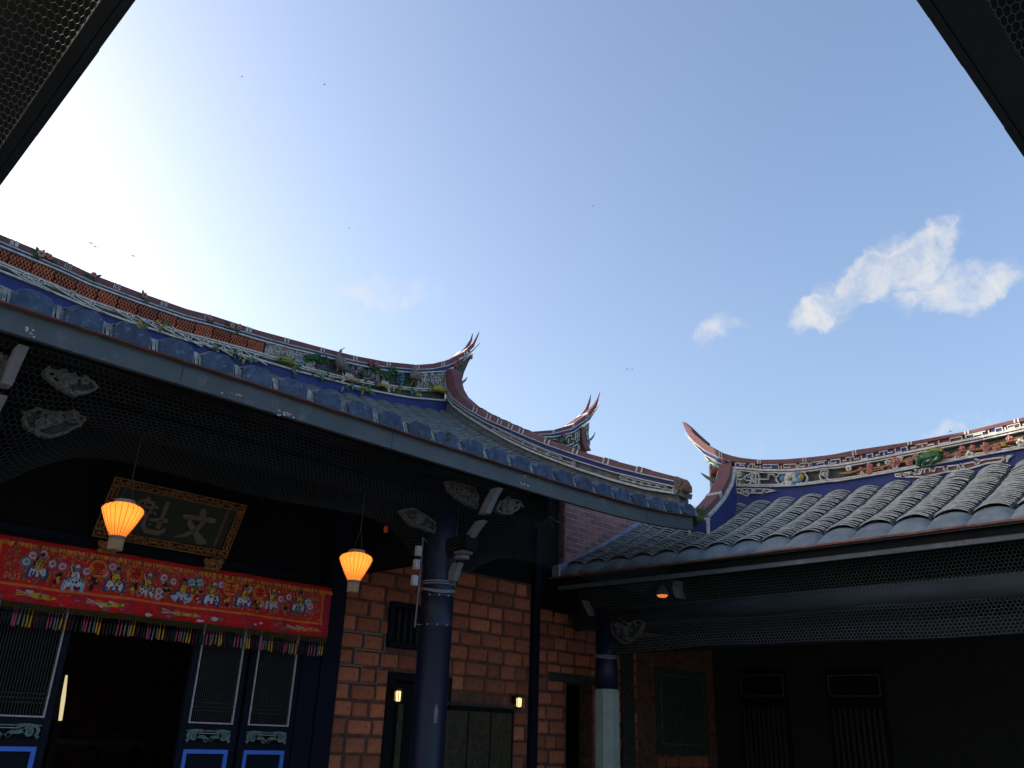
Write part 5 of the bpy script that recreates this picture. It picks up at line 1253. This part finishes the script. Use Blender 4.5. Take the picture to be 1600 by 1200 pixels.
# end panel left of the verge with red flower and prong
b = MB(); b.poly([SFW.pt(*q) for q in px4([(325,492),(470,565),(520,600),(430,790),(375,785),(378,700),(365,600),(350,540)])], SFW.n, .0, -.2, M_JADE); part('end_panel', b, wr)
b = MB()
for l in ([(330,500),(365,540),(372,600),(380,760),(378,785),(430,790)], [(360,540),(470,600),(440,700)], [(430,705),(385,705),(385,755),(410,755),(410,730),(395,730)]): ribbon(b, SFW, px4(l), .024, M_WHITE, .02, .05)
q = sp(*C4([(415, 635)])[0])
for k in range(3):
    for j in range(8): an = j*.785+k*.3; b.ball(SFW.pt(q[0]+.06*(1-k*.3)*math.cos(an), q[1]+.06*(1-k*.3)*math.sin(an), .02+k*.025), .026, M_REDP, 6, 4)
for an in (3.6, 4.3, 4.9, 5.5): leaf(b, SFW, q[0], q[1]-.06, .13, an, M_GREEN, .02)
b.tube([SFW.pt(*t_, .02) for t_ in px4([(430,712),(390,695),(345,670),(300,637)])], [.035, .03, .025, .008], M_GREYPL, 6)
part('end_ornament', b, wr)

# wing verge ridge, stepping down the roof
VY = 6.98; SV = Surf('Y', VY)
ctr = [PY(x, y, VY-.1) for x, y in C4([(560,590),(545,640),(525,700),(472,795),(420,870),(378,942)])]
bot = [PY(x, y, VY-.16) for x, y in C4([(578,600),(568,660),(556,725),(490,848),(420,930),(358,995)])]
n_ = len(ctr)
b = MB(); b.strip(bot, [p-np.array([0, 0, .55]) for p in bot], (0, -1, 0), -.0, -.32, M_BLUE); wv = part('verge_ridge', b, wing)
b = MB(); vs = []; fs = []
for c_ in bot: vs += [c_+np.array([-.03, .025, .025]), c_+np.array([-.03, .035, .11]), c_+np.array([-.03, .27, .11]), c_+np.array([-.03, .28, .025])]
for i in range(n_-1):
    for j in range(4): fs.append((4*i+j, 4*i+(j+1) % 4, 4*i+4+(j+1) % 4, 4*i+4+j))
fs += [(3, 2, 1, 0), (4*n_-4, 4*n_-3, 4*n_-2, 4*n_-1)]
b.add(vs, fs, M_MAROON); part('maroon_cap', b, wv)
b = MB(); b.strip([p+np.array([0, 0, .024]) for p in bot], [p-np.array([0, 0, .024]) for p in bot], (0, -1, 0), .022, -.325, M_WHITE); e = bot[-1]
b.bbox((e[0]-.06, e[1]-.02, e[2]-.07), (e[0]+.02, e[1]+.34, e[2]-.03), M_WHITE, .01)
for yy in (e[1]-.02, e[1]+.30): b.bbox((e[0]-.06, yy, e[2]-.33), (e[0]-.0, yy+.04, e[2]-.07), M_WHITE, .01)
part('white_edge', b, wv)
b = MB(); b.box((e[0]-.04, e[1]+.022, e[2]-.36), (e[0]+.1, e[1]+.298, e[2]-.072), M_BLUE); part('foot_block', b, wv)
b = MB()
for f in (3.0, 3.25):
    c_ = bot[3]+(bot[4]-bot[3])*(f-3)*.6+np.array([-.03, .02, 0]); dd_ = (bot[4]-bot[3])/np.linalg.norm(bot[4]-bot[3])*.022
    b.poly([c_+np.array([0, 0, .026]), c_+dd_+np.array([0, 0, .026]), c_+dd_+np.array([0, 0, .116]), c_+np.array([0, 0, .116])], (0, -1, 0), 0, -.27, M_WHITE)
part('white_ticks', b, wv, kind='stuff')

# pink brick wall above the wing roof
pw = thing('gable_wall', 'short pink brick wall end between the two roofs, under the hall eave', 'wall', (11, WYL, 0))
PWX0 = PY(884, 830, WYL)[0]
b = MB(); b.poly([np.array([x_, 0, z_]) for x_, z_ in ((PWX0, 3.92), (12.1, 5.0), (12.1, 5.5), (PWX0, 5.5))], (0, -1, 0), -(WYL+.001), -(WYL+.145), M_PMORTAR); b2 = part('mortar_core', b, pw)
ML = .30; pm = [MB().bbox((-ML/2*s, -.02, -.042), (ML/2*s, .02, .042), M_PBRICK, .006).mesh('brick') for s in (1, .5)]
z = 3.98; r_ = 0
while z < 5.2:
    x = PWX0+.004+(.0 if r_ % 2 else 0); first = r_ % 2
    while x < 12.9:
        k = 1 if first else 0; L = ML*(1, .5)[k]; first = 0
        if z > 3.92+(x-WX)*.45:
            o = bpy.data.objects.new('brick', pm[k]); COL.objects.link(o); o.location = (x+L/2, WYL+.016+random.uniform(-.002, .002), z); attach(o, pw)
        x += L+.012
    z += .096; r_ += 1
sm = MB().bbox((-.02, -.066, -.042), (.02, .066, .042), M_PBRICK, .006).mesh('brick')
z = 3.98
while z < 5.2:
    o = bpy.data.objects.new('brick', sm); COL.objects.link(o); o.location = (PWX0-.006, WYL+.07, z); attach(o, pw); z += .096

b = MB(); b.poly([np.array([x_, 0, z_]) for x_, z_ in ((9.5, 3.905), (9.5, 5.25), (12.2, 5.25), (14.4, 3.905))], (0, -1, 0), -(FY+.13), -(FY+.36), M_WOOD); part('gable_infill', b, hall)
# wing posts, walls
CBX = 10.12; pB = PX(948, 1077, CBX); CBY = pB[1]; zS = pB[2]
b = MB(); b.lathe((CBX, CBY, 0), [(.215, .0), (.215, .1), (.185, .14), (.185, zS-.03), (.168, zS)], M_STONE, 8, math.pi/8); cB = part('column', b, wing, label='octagonal pale stone lower column with dark round top')
b = MB(); b.lathe((CBX, CBY, zS), [(.166, .0), (.166, .36), (.160, .37), (.158, 1.15)], M_COL, 24); part('timber_shaft', b, cB, smooth=True)
zR = PX(945, 1024, CBX-.16)[2]; b = MB()
for dz, am in ((0, .02), (.015, .012), (-.015, .024)): b.tube([(CBX+.176*math.cos(a), CBY+.176*math.sin(a), zR+dz+am*math.sin(a+.5)) for a in np.linspace(0, 2*math.pi, 25)], .007, M_RING, 5, False)
part('wire_tie', b, cB)
for yy in (CBY-6.9, CBY-10.2):
    b = MB(); b.lathe((CBX, yy, 0), [(.215, .0), (.215, .1), (.185, .14), (.185, zS-.03), (.168, zS)], M_STONE, 8, math.pi/8); c2 = part('column', b, wing)
    b = MB(); b.lathe((CBX, yy, zS), [(.166, .0), (.158, 1.15)], M_COL, 24); part('timber_shaft', b, c2, smooth=True)
zBm = PX(1400, 928, CBX-.1)[2]
b = MB(); b.tube([(CBX, WYL-.2, zBm), (CBX, WYR, zBm)], .15, M_BEAM, 16); part('round_beam', b, wing, smooth=True)
b = MB(); b.box((CBX-.06, WYR, zBm-.5), (CBX+.06, CBY-.2, zBm-.3), M_WOOD); part('tie_beam', b, wing)
# bracket ends at the wing
def arc_end(px_pts, X, w, par):
    b = MB(); pts = [PX(x, y, X) for x, y in px_pts]; vs = []; fs = []
    for p in pts: vs += [p+np.array([0, -w/2, 0]), p+np.array([0, w/2, 0]), p+np.array([.1, w/2, 0]), p+np.array([.1, -w/2, 0])]
    for i in range(len(pts)-1):
        for j in range(4): fs.append((4*i+j, 4*i+(j+1) % 4, 4*i+4+(j+1) % 4, 4*i+4+j))
    fs += [(3, 2, 1, 0), tuple(len(vs)-4+j for j in range(4))]
    b.add(vs, fs, M_ARM); return b
part('bracket_arm', arc_end([(1056,908),(1055,918),(1057,927),(1061,934)], WX+.25, .10, wing), wing)
part('bracket_arm', arc_end([(911,938),(914,945),(919,954),(923,962)], WX+.2, .07, wing), wing)
part('carved_wing', carved_wing(Surf('X', CBX-.08), [(957,972),(958,992),(972,1006),(985,1006),(998,995),(1012,972),(1000,968),(985,975),(970,968)], wing, 0, 44), wing)
# ceiling lamp in the wing
p = PX(1035, 930, 10.5); t = thing('ceiling_lamp', 'round orange lamp half hidden behind the net, under the wing eave', 'lamp', tuple(p))
b = MB(); b.lathe(p, [(.02, -.035), (.06, -.028), (.085, 0), (.08, .02)], M_GLOWO, 16); part('glass', b, t, smooth=True)
b = MB(); b.lathe(p, [(.09, .0), (.095, .03), (.07, .09), (.03, .15)], M_ARM, 16); b.tube([p+np.array([0, 0, .15]), p+np.array([0, 0, .45])], .01, M_WOOD, 5); part('shade', b, t)
# end wall of the wing porch (continues the hall facade line)
pas = (PY(888, 1100, FY)[0], PY(928, 1100, FY)[0], 0, PY(905, 1069, FY)[2])
b = MB(); wall_rects(b, post_x+.135, 14.3, 0, 3.3, [pas], FY+.04, FY+.3, M_MORTAR); b.box((post_x+.135, FY+.035, 3.301), (14.3, FY+.3, 3.9), M_WOOD); ew = part('end_wall', b, wing)
tb0, tb1 = PY(1025, 1041, FY)[0], PY(1103, 1053, FY)[0]; tz1 = PY(1025, 1041, FY)[2]; tz0 = PY(1027, 1172, FY)[2]
lay(post_x+.15, tb0-.5, .8, 3.4, [pas], FY+.05, ew, CH, .036, [BL, BL*.62, BL*.8, BL*1.1], bm_)
lay(tb0+.02, tb1-.02, .55, tz0-.12, [], FY+.05, ew, CH, .036, [BL, BL*.62, BL*.8, BL*1.1], bm_)
b = MB(); b.box((pas[0]-.05, FY+.9, 0), (pas[1]+.05, FY+.95, 3), M_WOOD); b.box((pas[0]-.1, FY+.3, 0), (pas[0]-.002, FY+.9, 3), M_WOOD); b.box((pas[1]+.002, FY+.3, 0), (pas[1]+.1, FY+.9, 3), M_WOOD); b.box((pas[0]-.1, FY+.3, pas[3]+.002), (pas[1]+.1, FY+.95, pas[3]+.1), M_WOOD); part('passage_recess', b, wing)
b = MB(); b.bbox((pas[0]-.42, FY-.0, pas[3]+.01), (pas[1]+.1, FY+.06, pas[3]+.14), M_DSTONE); part('passage_lintel', b, wing)
s0 = PY(972, 1100, FY)[0]; s1 = PY(990, 1100, FY)[0]; b = MB(); b.bbox((s0, FY-.03, 0), (s1, FY+.05, 3.2), M_DSTONE)
for _ in range(90): b.ball((random.uniform(s0+.03, s1-.03), FY-.03, random.uniform(.9, 3)), random.uniform(.015, .04), M_DSTONE, 5, 4, (1, .5, 1))
part('carved_pilaster', b, wing)
b = MB(); b.bbox((tb0, FY-.0, tz0-.06), (tb1, FY+.05, tz1), M_DSTONE, .012); tab = part('stone_tablet', b, wing)
b = MB(); sft = Surf('Y', FY); ribbon(b, sft, [(tb0+.12, tz0+.1), (tb1-.12, tz0+.1), (tb1-.12, tz1-.12), (tb0+.12, tz1-.12)], .02, mat('worn_stone_rim', (.10, .105, .095), .8), .012, .02, closed=True); part('tablet_rim', b, tab)
b = MB()
for _ in range(160): b.ball((random.uniform(tb0+.2, tb1-.2), FY-.0, random.uniform(tz0+.2, tz1-.2)), random.uniform(.02, .05), M_DSTONE, 5, 4, (1, .4, 1))
part('tablet_relief', b, tab, kind='stuff')
# back wall of the open wing with panelled doors
BX_ = 14.3
b = MB(); b.box((BX_, WYR, 0), (BX_+.2, WYL+.2, 5.0), mat('near_black_plaster', (.02, .02, .019), .9)); part('back_wall', b, wing)  # one even near-black colour over the whole wall
for (xa, xb) in ((1160, 1227), (1297, 1378)):
    ya, yb = PX(xa, 1075, BX_)[1], PX(xb, 1075, BX_)[1]; z1 = PX(xa, 1057, BX_)[2]; z0 = PX(xa, 1087, BX_)[2]
    b = MB(); b.box((BX_-.05, yb-.05, 0), (BX_-.002, ya+.05, z1+.12), M_WOOD); dd = part('panel_door', b, wing)
    m_dim = mat('dim_blue_paint', (.065, .07, .085), .7)
    b = MB(); t = .018
    for (p, q, r, s) in ((ya-t, ya, z0, z1), (yb, yb+t, z0, z1), (yb, ya, z0-t, z0), (yb, ya, z1, z1+t)): b.box((BX_-.07, p, r), (BX_-.051, q, s), m_dim)
    part('transom_frame', b, dd)
    for i in range(9):
        yy = yb+(ya-yb)*(i+.5)/9; b = MB(); b.box((BX_-.075, yy-.018, .5), (BX_-.051, yy+.018, z0-.2), mat('dim_slat', (.032, .034, .034), .7)); part('slat', b, dd)
b = MB(); b.box((WX+.1, WYR, -.0), (14.3, WYL, .15), M_GROUND); single('wing_platform', b, kind='structure')

# weeds at the valley between the roofs
b = MB(); p = PY(1088, 800, 6.75)
for _ in range(160):
    q = p+np.array([random.gauss(0, .09), random.gauss(0, .07), random.uniform(-.1, .02)]); d = np.array([random.uniform(-.05, .05), random.uniform(-.05, .05), random.uniform(.02, .09)])
    b.add([q, q+d*.5+np.array([.008, 0, 0]), q+d, q+d*.5-np.array([.008, 0, 0])], [(0, 1, 2, 3)], M_WEED)
b.ball(p-np.array([0, 0, .1]), .12, M_WEED, 8, 5, (1.2, .8, .6))
single('roof_weeds', b, 'green weeds growing in the corner between the two roofs', 'weeds')
b = MB(); p = PY(697, 685, EY-.02)
for _ in range(40):
    q = p+np.array([random.gauss(0, .03), random.gauss(0, .01), random.uniform(-.05, .03)]); d = np.array([random.uniform(-.03, .03), random.uniform(-.05, 0), random.uniform(.0, .05)])
    b.add([q, q+d*.5+np.array([.008, 0, 0]), q+d, q+d*.5-np.array([.008, 0, 0])], [(0, 1, 2, 3)], M_WEED)
single('roof_weeds', b, 'small tuft of moss on the blue eave of the long roof', 'weeds')

# ================================================================== rear roof with the second swallowtail
RRY = 12.6; SFR = Surf('Y', RRY)
rear = thing('rear_hall', 'rear hall roof whose small swallowtail ridge rises behind the long verge', 'hall', (13, RRY, 0))
C3 = lambda l: [(760+x/4, 560+y/4) for x, y in l]
cr = {}
cr['top'] = curve(C3([(100,475),(280,460),(410,450),(530,415),(620,350),(670,290),(690,245),(702,212)]), 'Y', RRY)
cr['mb'] = curve(C3([(100,490),(280,476),(410,468),(530,437),(625,368),(680,310),(703,214)]), 'Y', RRY)
cr['bt'] = curve(C3([(100,490),(280,476),(410,468),(530,439),(625,376),(680,320),(706,276)]), 'Y', RRY)
cr['bb'] = curve(C3([(100,505),(300,494),(430,490),(540,462),(640,385),(706,278)]), 'Y', RRY)
xN = SFR.px(*C3([(585, 480)])[0])[0]; xT = SFR.px(*C3([(702, 212)])[0])[0]; xT2 = SFR.px(*C3([(706, 278)])[0])[0]; x0r = xN-4.5
for k in cr: s, z = cr[k]; cr[k] = (np.concatenate([[x0r-3], s]), np.concatenate([[z[0]-.3], z]))
b = MB(); zN = SFR.px(*C3([(590, 570)])[0])[2]
b.strip([SFR.pt(a, float(interp(cr['bb'], a))) for a in np.linspace(x0r, xN+.05, 20)], [SFR.pt(a, zN-.5) for a in np.linspace(x0r, xN+.05, 20)], SFR.n, 0, -.25, M_DARKPL)
rr = part('ridge', b, rear)
swallow_ridge(rr, SFR, cr, x0r, xN, xT, None, .26, [SFR.px(*p)[0] for p in C3([(410,458),(535,425),(622,355)])], .025)
part('tail_prong', prong(SFR, C3([(585,385),(625,355),(655,312),(672,262),(681,218)]), [.045,.045,.04,.028,.007], M_MAROON, -.15), rr)
part('blue_band', band(SFR, cr['bt'], cr['bb'], x0r, xT2, .02, .24, M_BLUE, 40, dt=-.01, neck=xN), rr)
part('white_line', band(SFR, cr['bt'], cr['bt'], x0r, xT2-.02, .035, .22, M_WHITE, 40, dt=.004, db=-.025, neck=xN), rr)
part('white_line', band(SFR, cr['bb'], cr['bb'], x0r, xT2, .035, .22, M_WHITE, 40, dt=.012, db=-.015, neck=xN), rr)
b = MB(); tp = (cr['bb'][0], cr['bb'][1]-.03); bt = (np.array([x0r, xN]), np.array([zN+.0, zN+.05]))
key_fret(b, SFR, tp, (tp[0], tp[1]-.30), xN-2.2, xN-.05, .24, .026, .03); key_fret(b, SFR, (tp[0], tp[1]-.31), (tp[0], tp[1]-.60), xN-1.6, xN-.05, .24, .026, .03); part('key_fret', b, rr)
b = MB(); b.strip([SFR.px(*p, .08) for p in C3([(592,430),(600,480),(612,530),(640,580)])], [SFR.px(*p, .08) for p in C3([(580,440),(582,490),(590,545),(612,585)])], SFR.n, 0, -.4, M_MAROON)
b.poly([SFR.px(*p) for p in C3([(610,432),(645,400),(637,440),(642,500),(645,560),(632,578),(612,530)])], SFR.n, .0, -.2, M_JADE); part('end_panel', b, rr)
b = MB()
for l in ([(615,440),(635,425),(630,470),(618,480)], [(620,500),(640,510),(640,545),(625,548)], [(618,455),(625,500),(630,560)]): b.tube([SFR.px(*p, .03) for p in C3(l)], .014, M_WHITE, 5)
b.tube([SFR.px(*p, .03) for p in C3([(625,520),(650,505),(665,485),(673,462)])], [.03, .028, .02, .006], M_GREYPL, 6); part('end_ornament', b, rr)
b = MB(); p = SFR.px(*C3([(462, 515)])[0]); 
for _ in range(14): b.ball(SFR.px(*C3([(462+random.uniform(-26, 26), 517+random.uniform(-12, 12))])[0], .08), .05, M_DGREEN, 6, 4)
b.tube([SFR.px(*q, .1) for q in C3([(455,495),(468,480),(472,468)])], [.04, .03, .01], M_REDP, 6); part('ornament_bush', b, rr)
b = MB(); zr = zN-.1
for sg in (-1, 1):
    vs = []; fs = []
    for i in range(2):
        x = (x0r, xN+.1)[i]
        for j in range(6): t = j/5; vs += [(x, RRY+sg*2.6*t, zr-1.75*t+.35*t*(t-1)), (x, RRY+sg*2.6*t, zr-1.75*t+.35*t*(t-1)-.15)]
    for j in range(5): a = 2*j; fs += [(a, a+2, a+14, a+12), (a+1, a+13, a+15, a+3), (a, a+1, a+3, a+2), (a+12, a+14, a+15, a+13)]
    b.add(vs, fs, M_TILE)
rroof = part('roof', b, rear)
x = x0r+.2
while x < xN:
    for sg in (-1, 1): 
        b = MB(); b.tube([(x, RRY+sg*2.6*t, zr-1.75*t+.35*t*(t-1)) for t in np.linspace(0, 1, 6)], .1, M_TILE, 8); part('tile_row', b, rroof)
    x += .36
b = MB(); b.box((x0r+.3, RRY-2.0, 0), (xN-.25, RRY+2.0, zr-1.6), M_PBRICK); part('wall', b, rear)

# ================================================================== near eaves (left corridor, front hall) framing the view
def near_eave(along, pos, z, a0, a1, out, label, sw=.08):
    """low eave: along 'Y' runs in y at x=pos; out = direction (sign) away from the courtyard"""
    t = thing('corridor_roof', label, 'roof', ((pos+out*1.2, (a0+a1)/2, 0) if along == 'Y' else ((a0+a1)/2, pos+out*1.2, 0)))
    def P(a, d, zz): return (pos+out*d, a, zz) if along == 'Y' else (a, pos+out*d, zz)
    def slab(d0, d1, z0, z1, z2, z3, m):
        b = MB(); vs = [P(a0, d0, z0), P(a1, d0, z0), P(a1, d1, z2), P(a0, d1, z2), P(a0, d0, z1), P(a1, d0, z1), P(a1, d1, z3), P(a0, d1, z3)]
        b.add(vs, [(0, 1, 2, 3), (4, 7, 6, 5), (0, 4, 5, 1), (1, 5, 6, 2), (2, 6, 7, 3), (3, 7, 4, 0)], m); return b
    part('fascia', slab(0, .03, z, z+.17, z, z+.17, M_FASCIAD), t)
    part('drip_lip', slab(-.04, .05, z+.172, z+.184, z+.172, z+.184, M_RUST), t)
    part('soffit_board', slab(.034, sw, z+.006, z+.03, z+.006, z+.03, M_FASCIAD), t)
    part('rafter_deck', slab(.034, 2.6, z+.19, z+.30, z+1.3, z+1.41, M_WOOD), t)
    a = a0+.2
    while a < a1-.1:
        b = MB(); b.tube([P(a, d, z+.44+1.11*d/2.6) for d in np.linspace(-.03, 2.6, 5)], .12, M_TILEW, 8); part('tile_row', b, t); a += .36
    # jagged tile tips along the edge
    b = MB(); a = a0
    while a < a1:
        L = random.uniform(.25, .5); b.box(P(a, -.045-random.uniform(0, .006), z+.185), P(a+L, .0, z+.2), M_FASCIAD); a += L
    part('tile_tip', b, t)
    return t
near_eave('Y', .545, 3.9, .9, 6.0, -1, 'dark corridor eave with wire netting at the upper left corner')
near_eave('X', .59, 3.9, .9, 12.0, -1, 'dark front hall eave at the upper right corner', .16)

# ================================================================== bird nets of hexagonal wire
def hexnet(name, W_, H_, cell, fn, r, m, label, jit=.06):
    """fn(u[], v[]) -> Nx3 points; u along, v down"""
    a = cell/math.sqrt(3); dx = cell; dy = 1.5*a
    nx_, ny_ = int(W_/dx)+1, int(H_/dy)+1
    E = []
    i, j = np.meshgrid(np.arange(nx_), np.arange(ny_), indexing='ij')
    cx = (i+.5*(j % 2))*dx; cy = j*dy
    jx = rng.normal(0, jit*cell, cx.shape); jy = rng.normal(0, jit*cell, cx.shape)
    # vertex grids: each hex owns its top and upper-left vertices
    def V(k, ii, jj):   # shared deterministic jitter through hashing of position
        ang = math.radians(90-60*k); x = (ii+.5*(jj % 2))*dx+a*math.cos(ang); y = jj*dy+a*math.sin(ang)
        h = np.sin(np.round(x/dx*2)*12.9898+np.round(y/a*2)*78.233)*43758.5453; h2 = np.sin(np.round(x/dx*2)*39.346+np.round(y/a*2)*11.135)*24634.63
        return x+((h-np.floor(h))-.5)*2*jit*cell, y+((h2-np.floor(h2))-.5)*2*jit*cell
    segs = []
    for k in (0, 1, 2):
        x0, y0 = V(k, i, j); x1, y1 = V((k+1) % 6, i, j); segs.append((x0.ravel(), y0.ravel(), x1.ravel(), y1.ravel()))
    x0, y0, x1, y1 = [np.concatenate(s) for s in zip(*segs)]
    ok = (x0 >= 0) & (x1 >= 0) & (x0 <= W_) & (x1 <= W_) & (y0 >= 0) & (y1 >= 0) & (y0 <= H_) & (y1 <= H_)
    x0, y0, x1, y1 = x0[ok], y0[ok], x1[ok], y1[ok]
    A, B = fn(x0, y0), fn(x1, y1)
    d = B-A; d /= np.linalg.norm(d, axis=1, keepdims=True)+1e-9
    n1 = np.cross(d, np.array([.31, .57, .76])); n1 /= np.linalg.norm(n1, axis=1, keepdims=True); n2 = np.cross(d, n1)
    vs = []
    for q in range(3):
        an = 2*math.pi*q/3; off = (n1*math.cos(an)+n2*math.sin(an))*r; vs += [A+off, B+off]
    n = len(A); V_ = np.stack(vs, 1).reshape(-1, 3)
    base = np.arange(n)*6
    Fq = np.concatenate([np.stack([base+2*q, base+2*q+1, base+(2*q+3) % 6, base+(2*q+2) % 6], 1) for q in range(3)])
    # border wire
    me = bpy.data.meshes.new(name); me.vertices.add(len(V_)); me.vertices.foreach_set('co', V_.astype(np.float32).ravel())
    me.loops.add(len(Fq)*4); me.loops.foreach_set('vertex_index', Fq.astype(np.int32).ravel()); me.polygons.add(len(Fq)); me.polygons.foreach_set('loop_start', (np.arange(len(Fq))*4).astype(np.int32))
    me.materials.append(m); me.update(calc_edges=True)
    return single(name, me, label, 'net', group='wire bird nets under the eaves')
# wing curtain
def net_wing(u, v):
    y = WYL-.35-u; k = v/1.0
    sag = .02*np.sin(y*1.3+.4)+.008*np.sin(y*3.1)
    x = WX+.19+.12*np.sin(np.clip(k, 0, 1)*2.6)+.03*np.sin(y*2.3+k*3)*k+.012*np.sin(y*5.7)*k
    z = 3.66-v*.95+sag*k
    return np.stack([x, y, z], 1)
hexnet('bird_net', 10.0, .98, .045, net_wing, .0013, M_NET, 'pale hexagonal wire net curtain hanging below the wing fascia')
def net_main(u, v):
    x = -2.0+u; k = np.clip(v/1.25, 0, 1)
    drop = .48+.52*np.exp(-((x-CX_A)/.55)**2)+.52*np.exp(-((x-CX_L)/.55)**2)+.12*np.clip((x-CX_A)/2, 0, 1)
    y = 6.44+.78*k-.2*np.exp(-((x-CX_A)/.3)**2)*k*0+.03*np.sin(x*3+k*2)
    z = 4.08-drop*k-.10*np.sin(k*math.pi)+.025*np.sin(x*2.1+k*4)*k
    return np.stack([x, y, z], 1)
hexnet('bird_net', 11.6, 1.25, .046, net_main, .0012, M_NETD, 'dark hexagonal wire net sagging under the long fascia of the temple hall')
def net_left(u, v):
    y = .8+u; k = v/1.6
    x = .465-1.3*k**1.35; z = 3.90+.62*k+.02*np.sin(y*4+k*6)*k+.012*np.sin(y*9)*np.minimum(k*4, 1)
    return np.stack([x, y, z], 1)
hexnet('bird_net', 5.0, 1.6, .05, net_left, .0017, M_NETM, 'dark wire net stretched behind the upper left corner eave')
def net_front(u, v):
    x = .9+u; k = v/1.4
    y = .43-1.2*k**1.3; z = 3.90+.50*k+.02*np.sin(x*4)*k
    return np.stack([x, y, z], 1)
hexnet('bird_net', 8.0, 1.4, .05, net_front, .0017, M_NETM, 'dark wire net behind the upper right corner eave')

# ================================================================== birds in the sky
def bird(x, y, D, span, tilt, label):
    d = ray(x, y); d = d/np.linalg.norm(d); c = CAM+d*D; b = MB()
    yaw = random.uniform(0, 6.28); f = np.array([math.cos(yaw), math.sin(yaw), 0]); s = np.array([-f[1], f[0], 0]); u = np.array([0, 0, 1.])
    b.tube([c-f*span*.35, c-f*span*.1, c+f*span*.15, c+f*span*.3], [span*.02, span*.07, span*.07, span*.015], M_BIRD, 6)
    b.add([c-f*span*.3, c-f*span*.55+s*span*.1, c-f*span*.45, c-f*span*.55-s*span*.1], [(0, 1, 2), (0, 2, 3)], M_BIRD)
    for g in (-1, 1):
        m1 = c+s*g*span*.28+u*span*.14*tilt; m2 = c+s*g*span*.55+u*span*.04*tilt-f*span*.12
        b.add([c+f*span*.12, m1+f*span*.12, m2, m1-f*span*.08, c-f*span*.1], [(0, 1, 3, 4), (1, 2, 3)], M_BIRD)
    single('bird', b, label, 'bird', 'tiny birds flying over the roofs')
for a in ((142,380,45,.30,1,'tiny bird above the left ridge, left one of a close pair'), (149,385,45,.26,-1,'tiny bird above the left ridge, right one of a close pair'), (208,400,50,.30,.5,'bird gliding alone over the orange lattice ridge'),
          (378,120,60,.20,1,'tiny bird high in the pale left sky'), (507,132,60,.22,1,'tiny bird high in the middle of the sky'), (546,356,60,.2,1,'tiny bird in the sky above the long ridge'), (980,577,55,.22,1,'left one of two tiny birds over the gap between the swallowtails'), (988,577,55,.2,-1,'right one of two tiny birds over the gap between the swallowtails'),
          (1485,674,50,.22,1,'tiny bird just above the wing ridge at the right'), (926,322,60,.16,1,'tiny speck of a bird in the middle of the blue sky')):
    bird(*a)
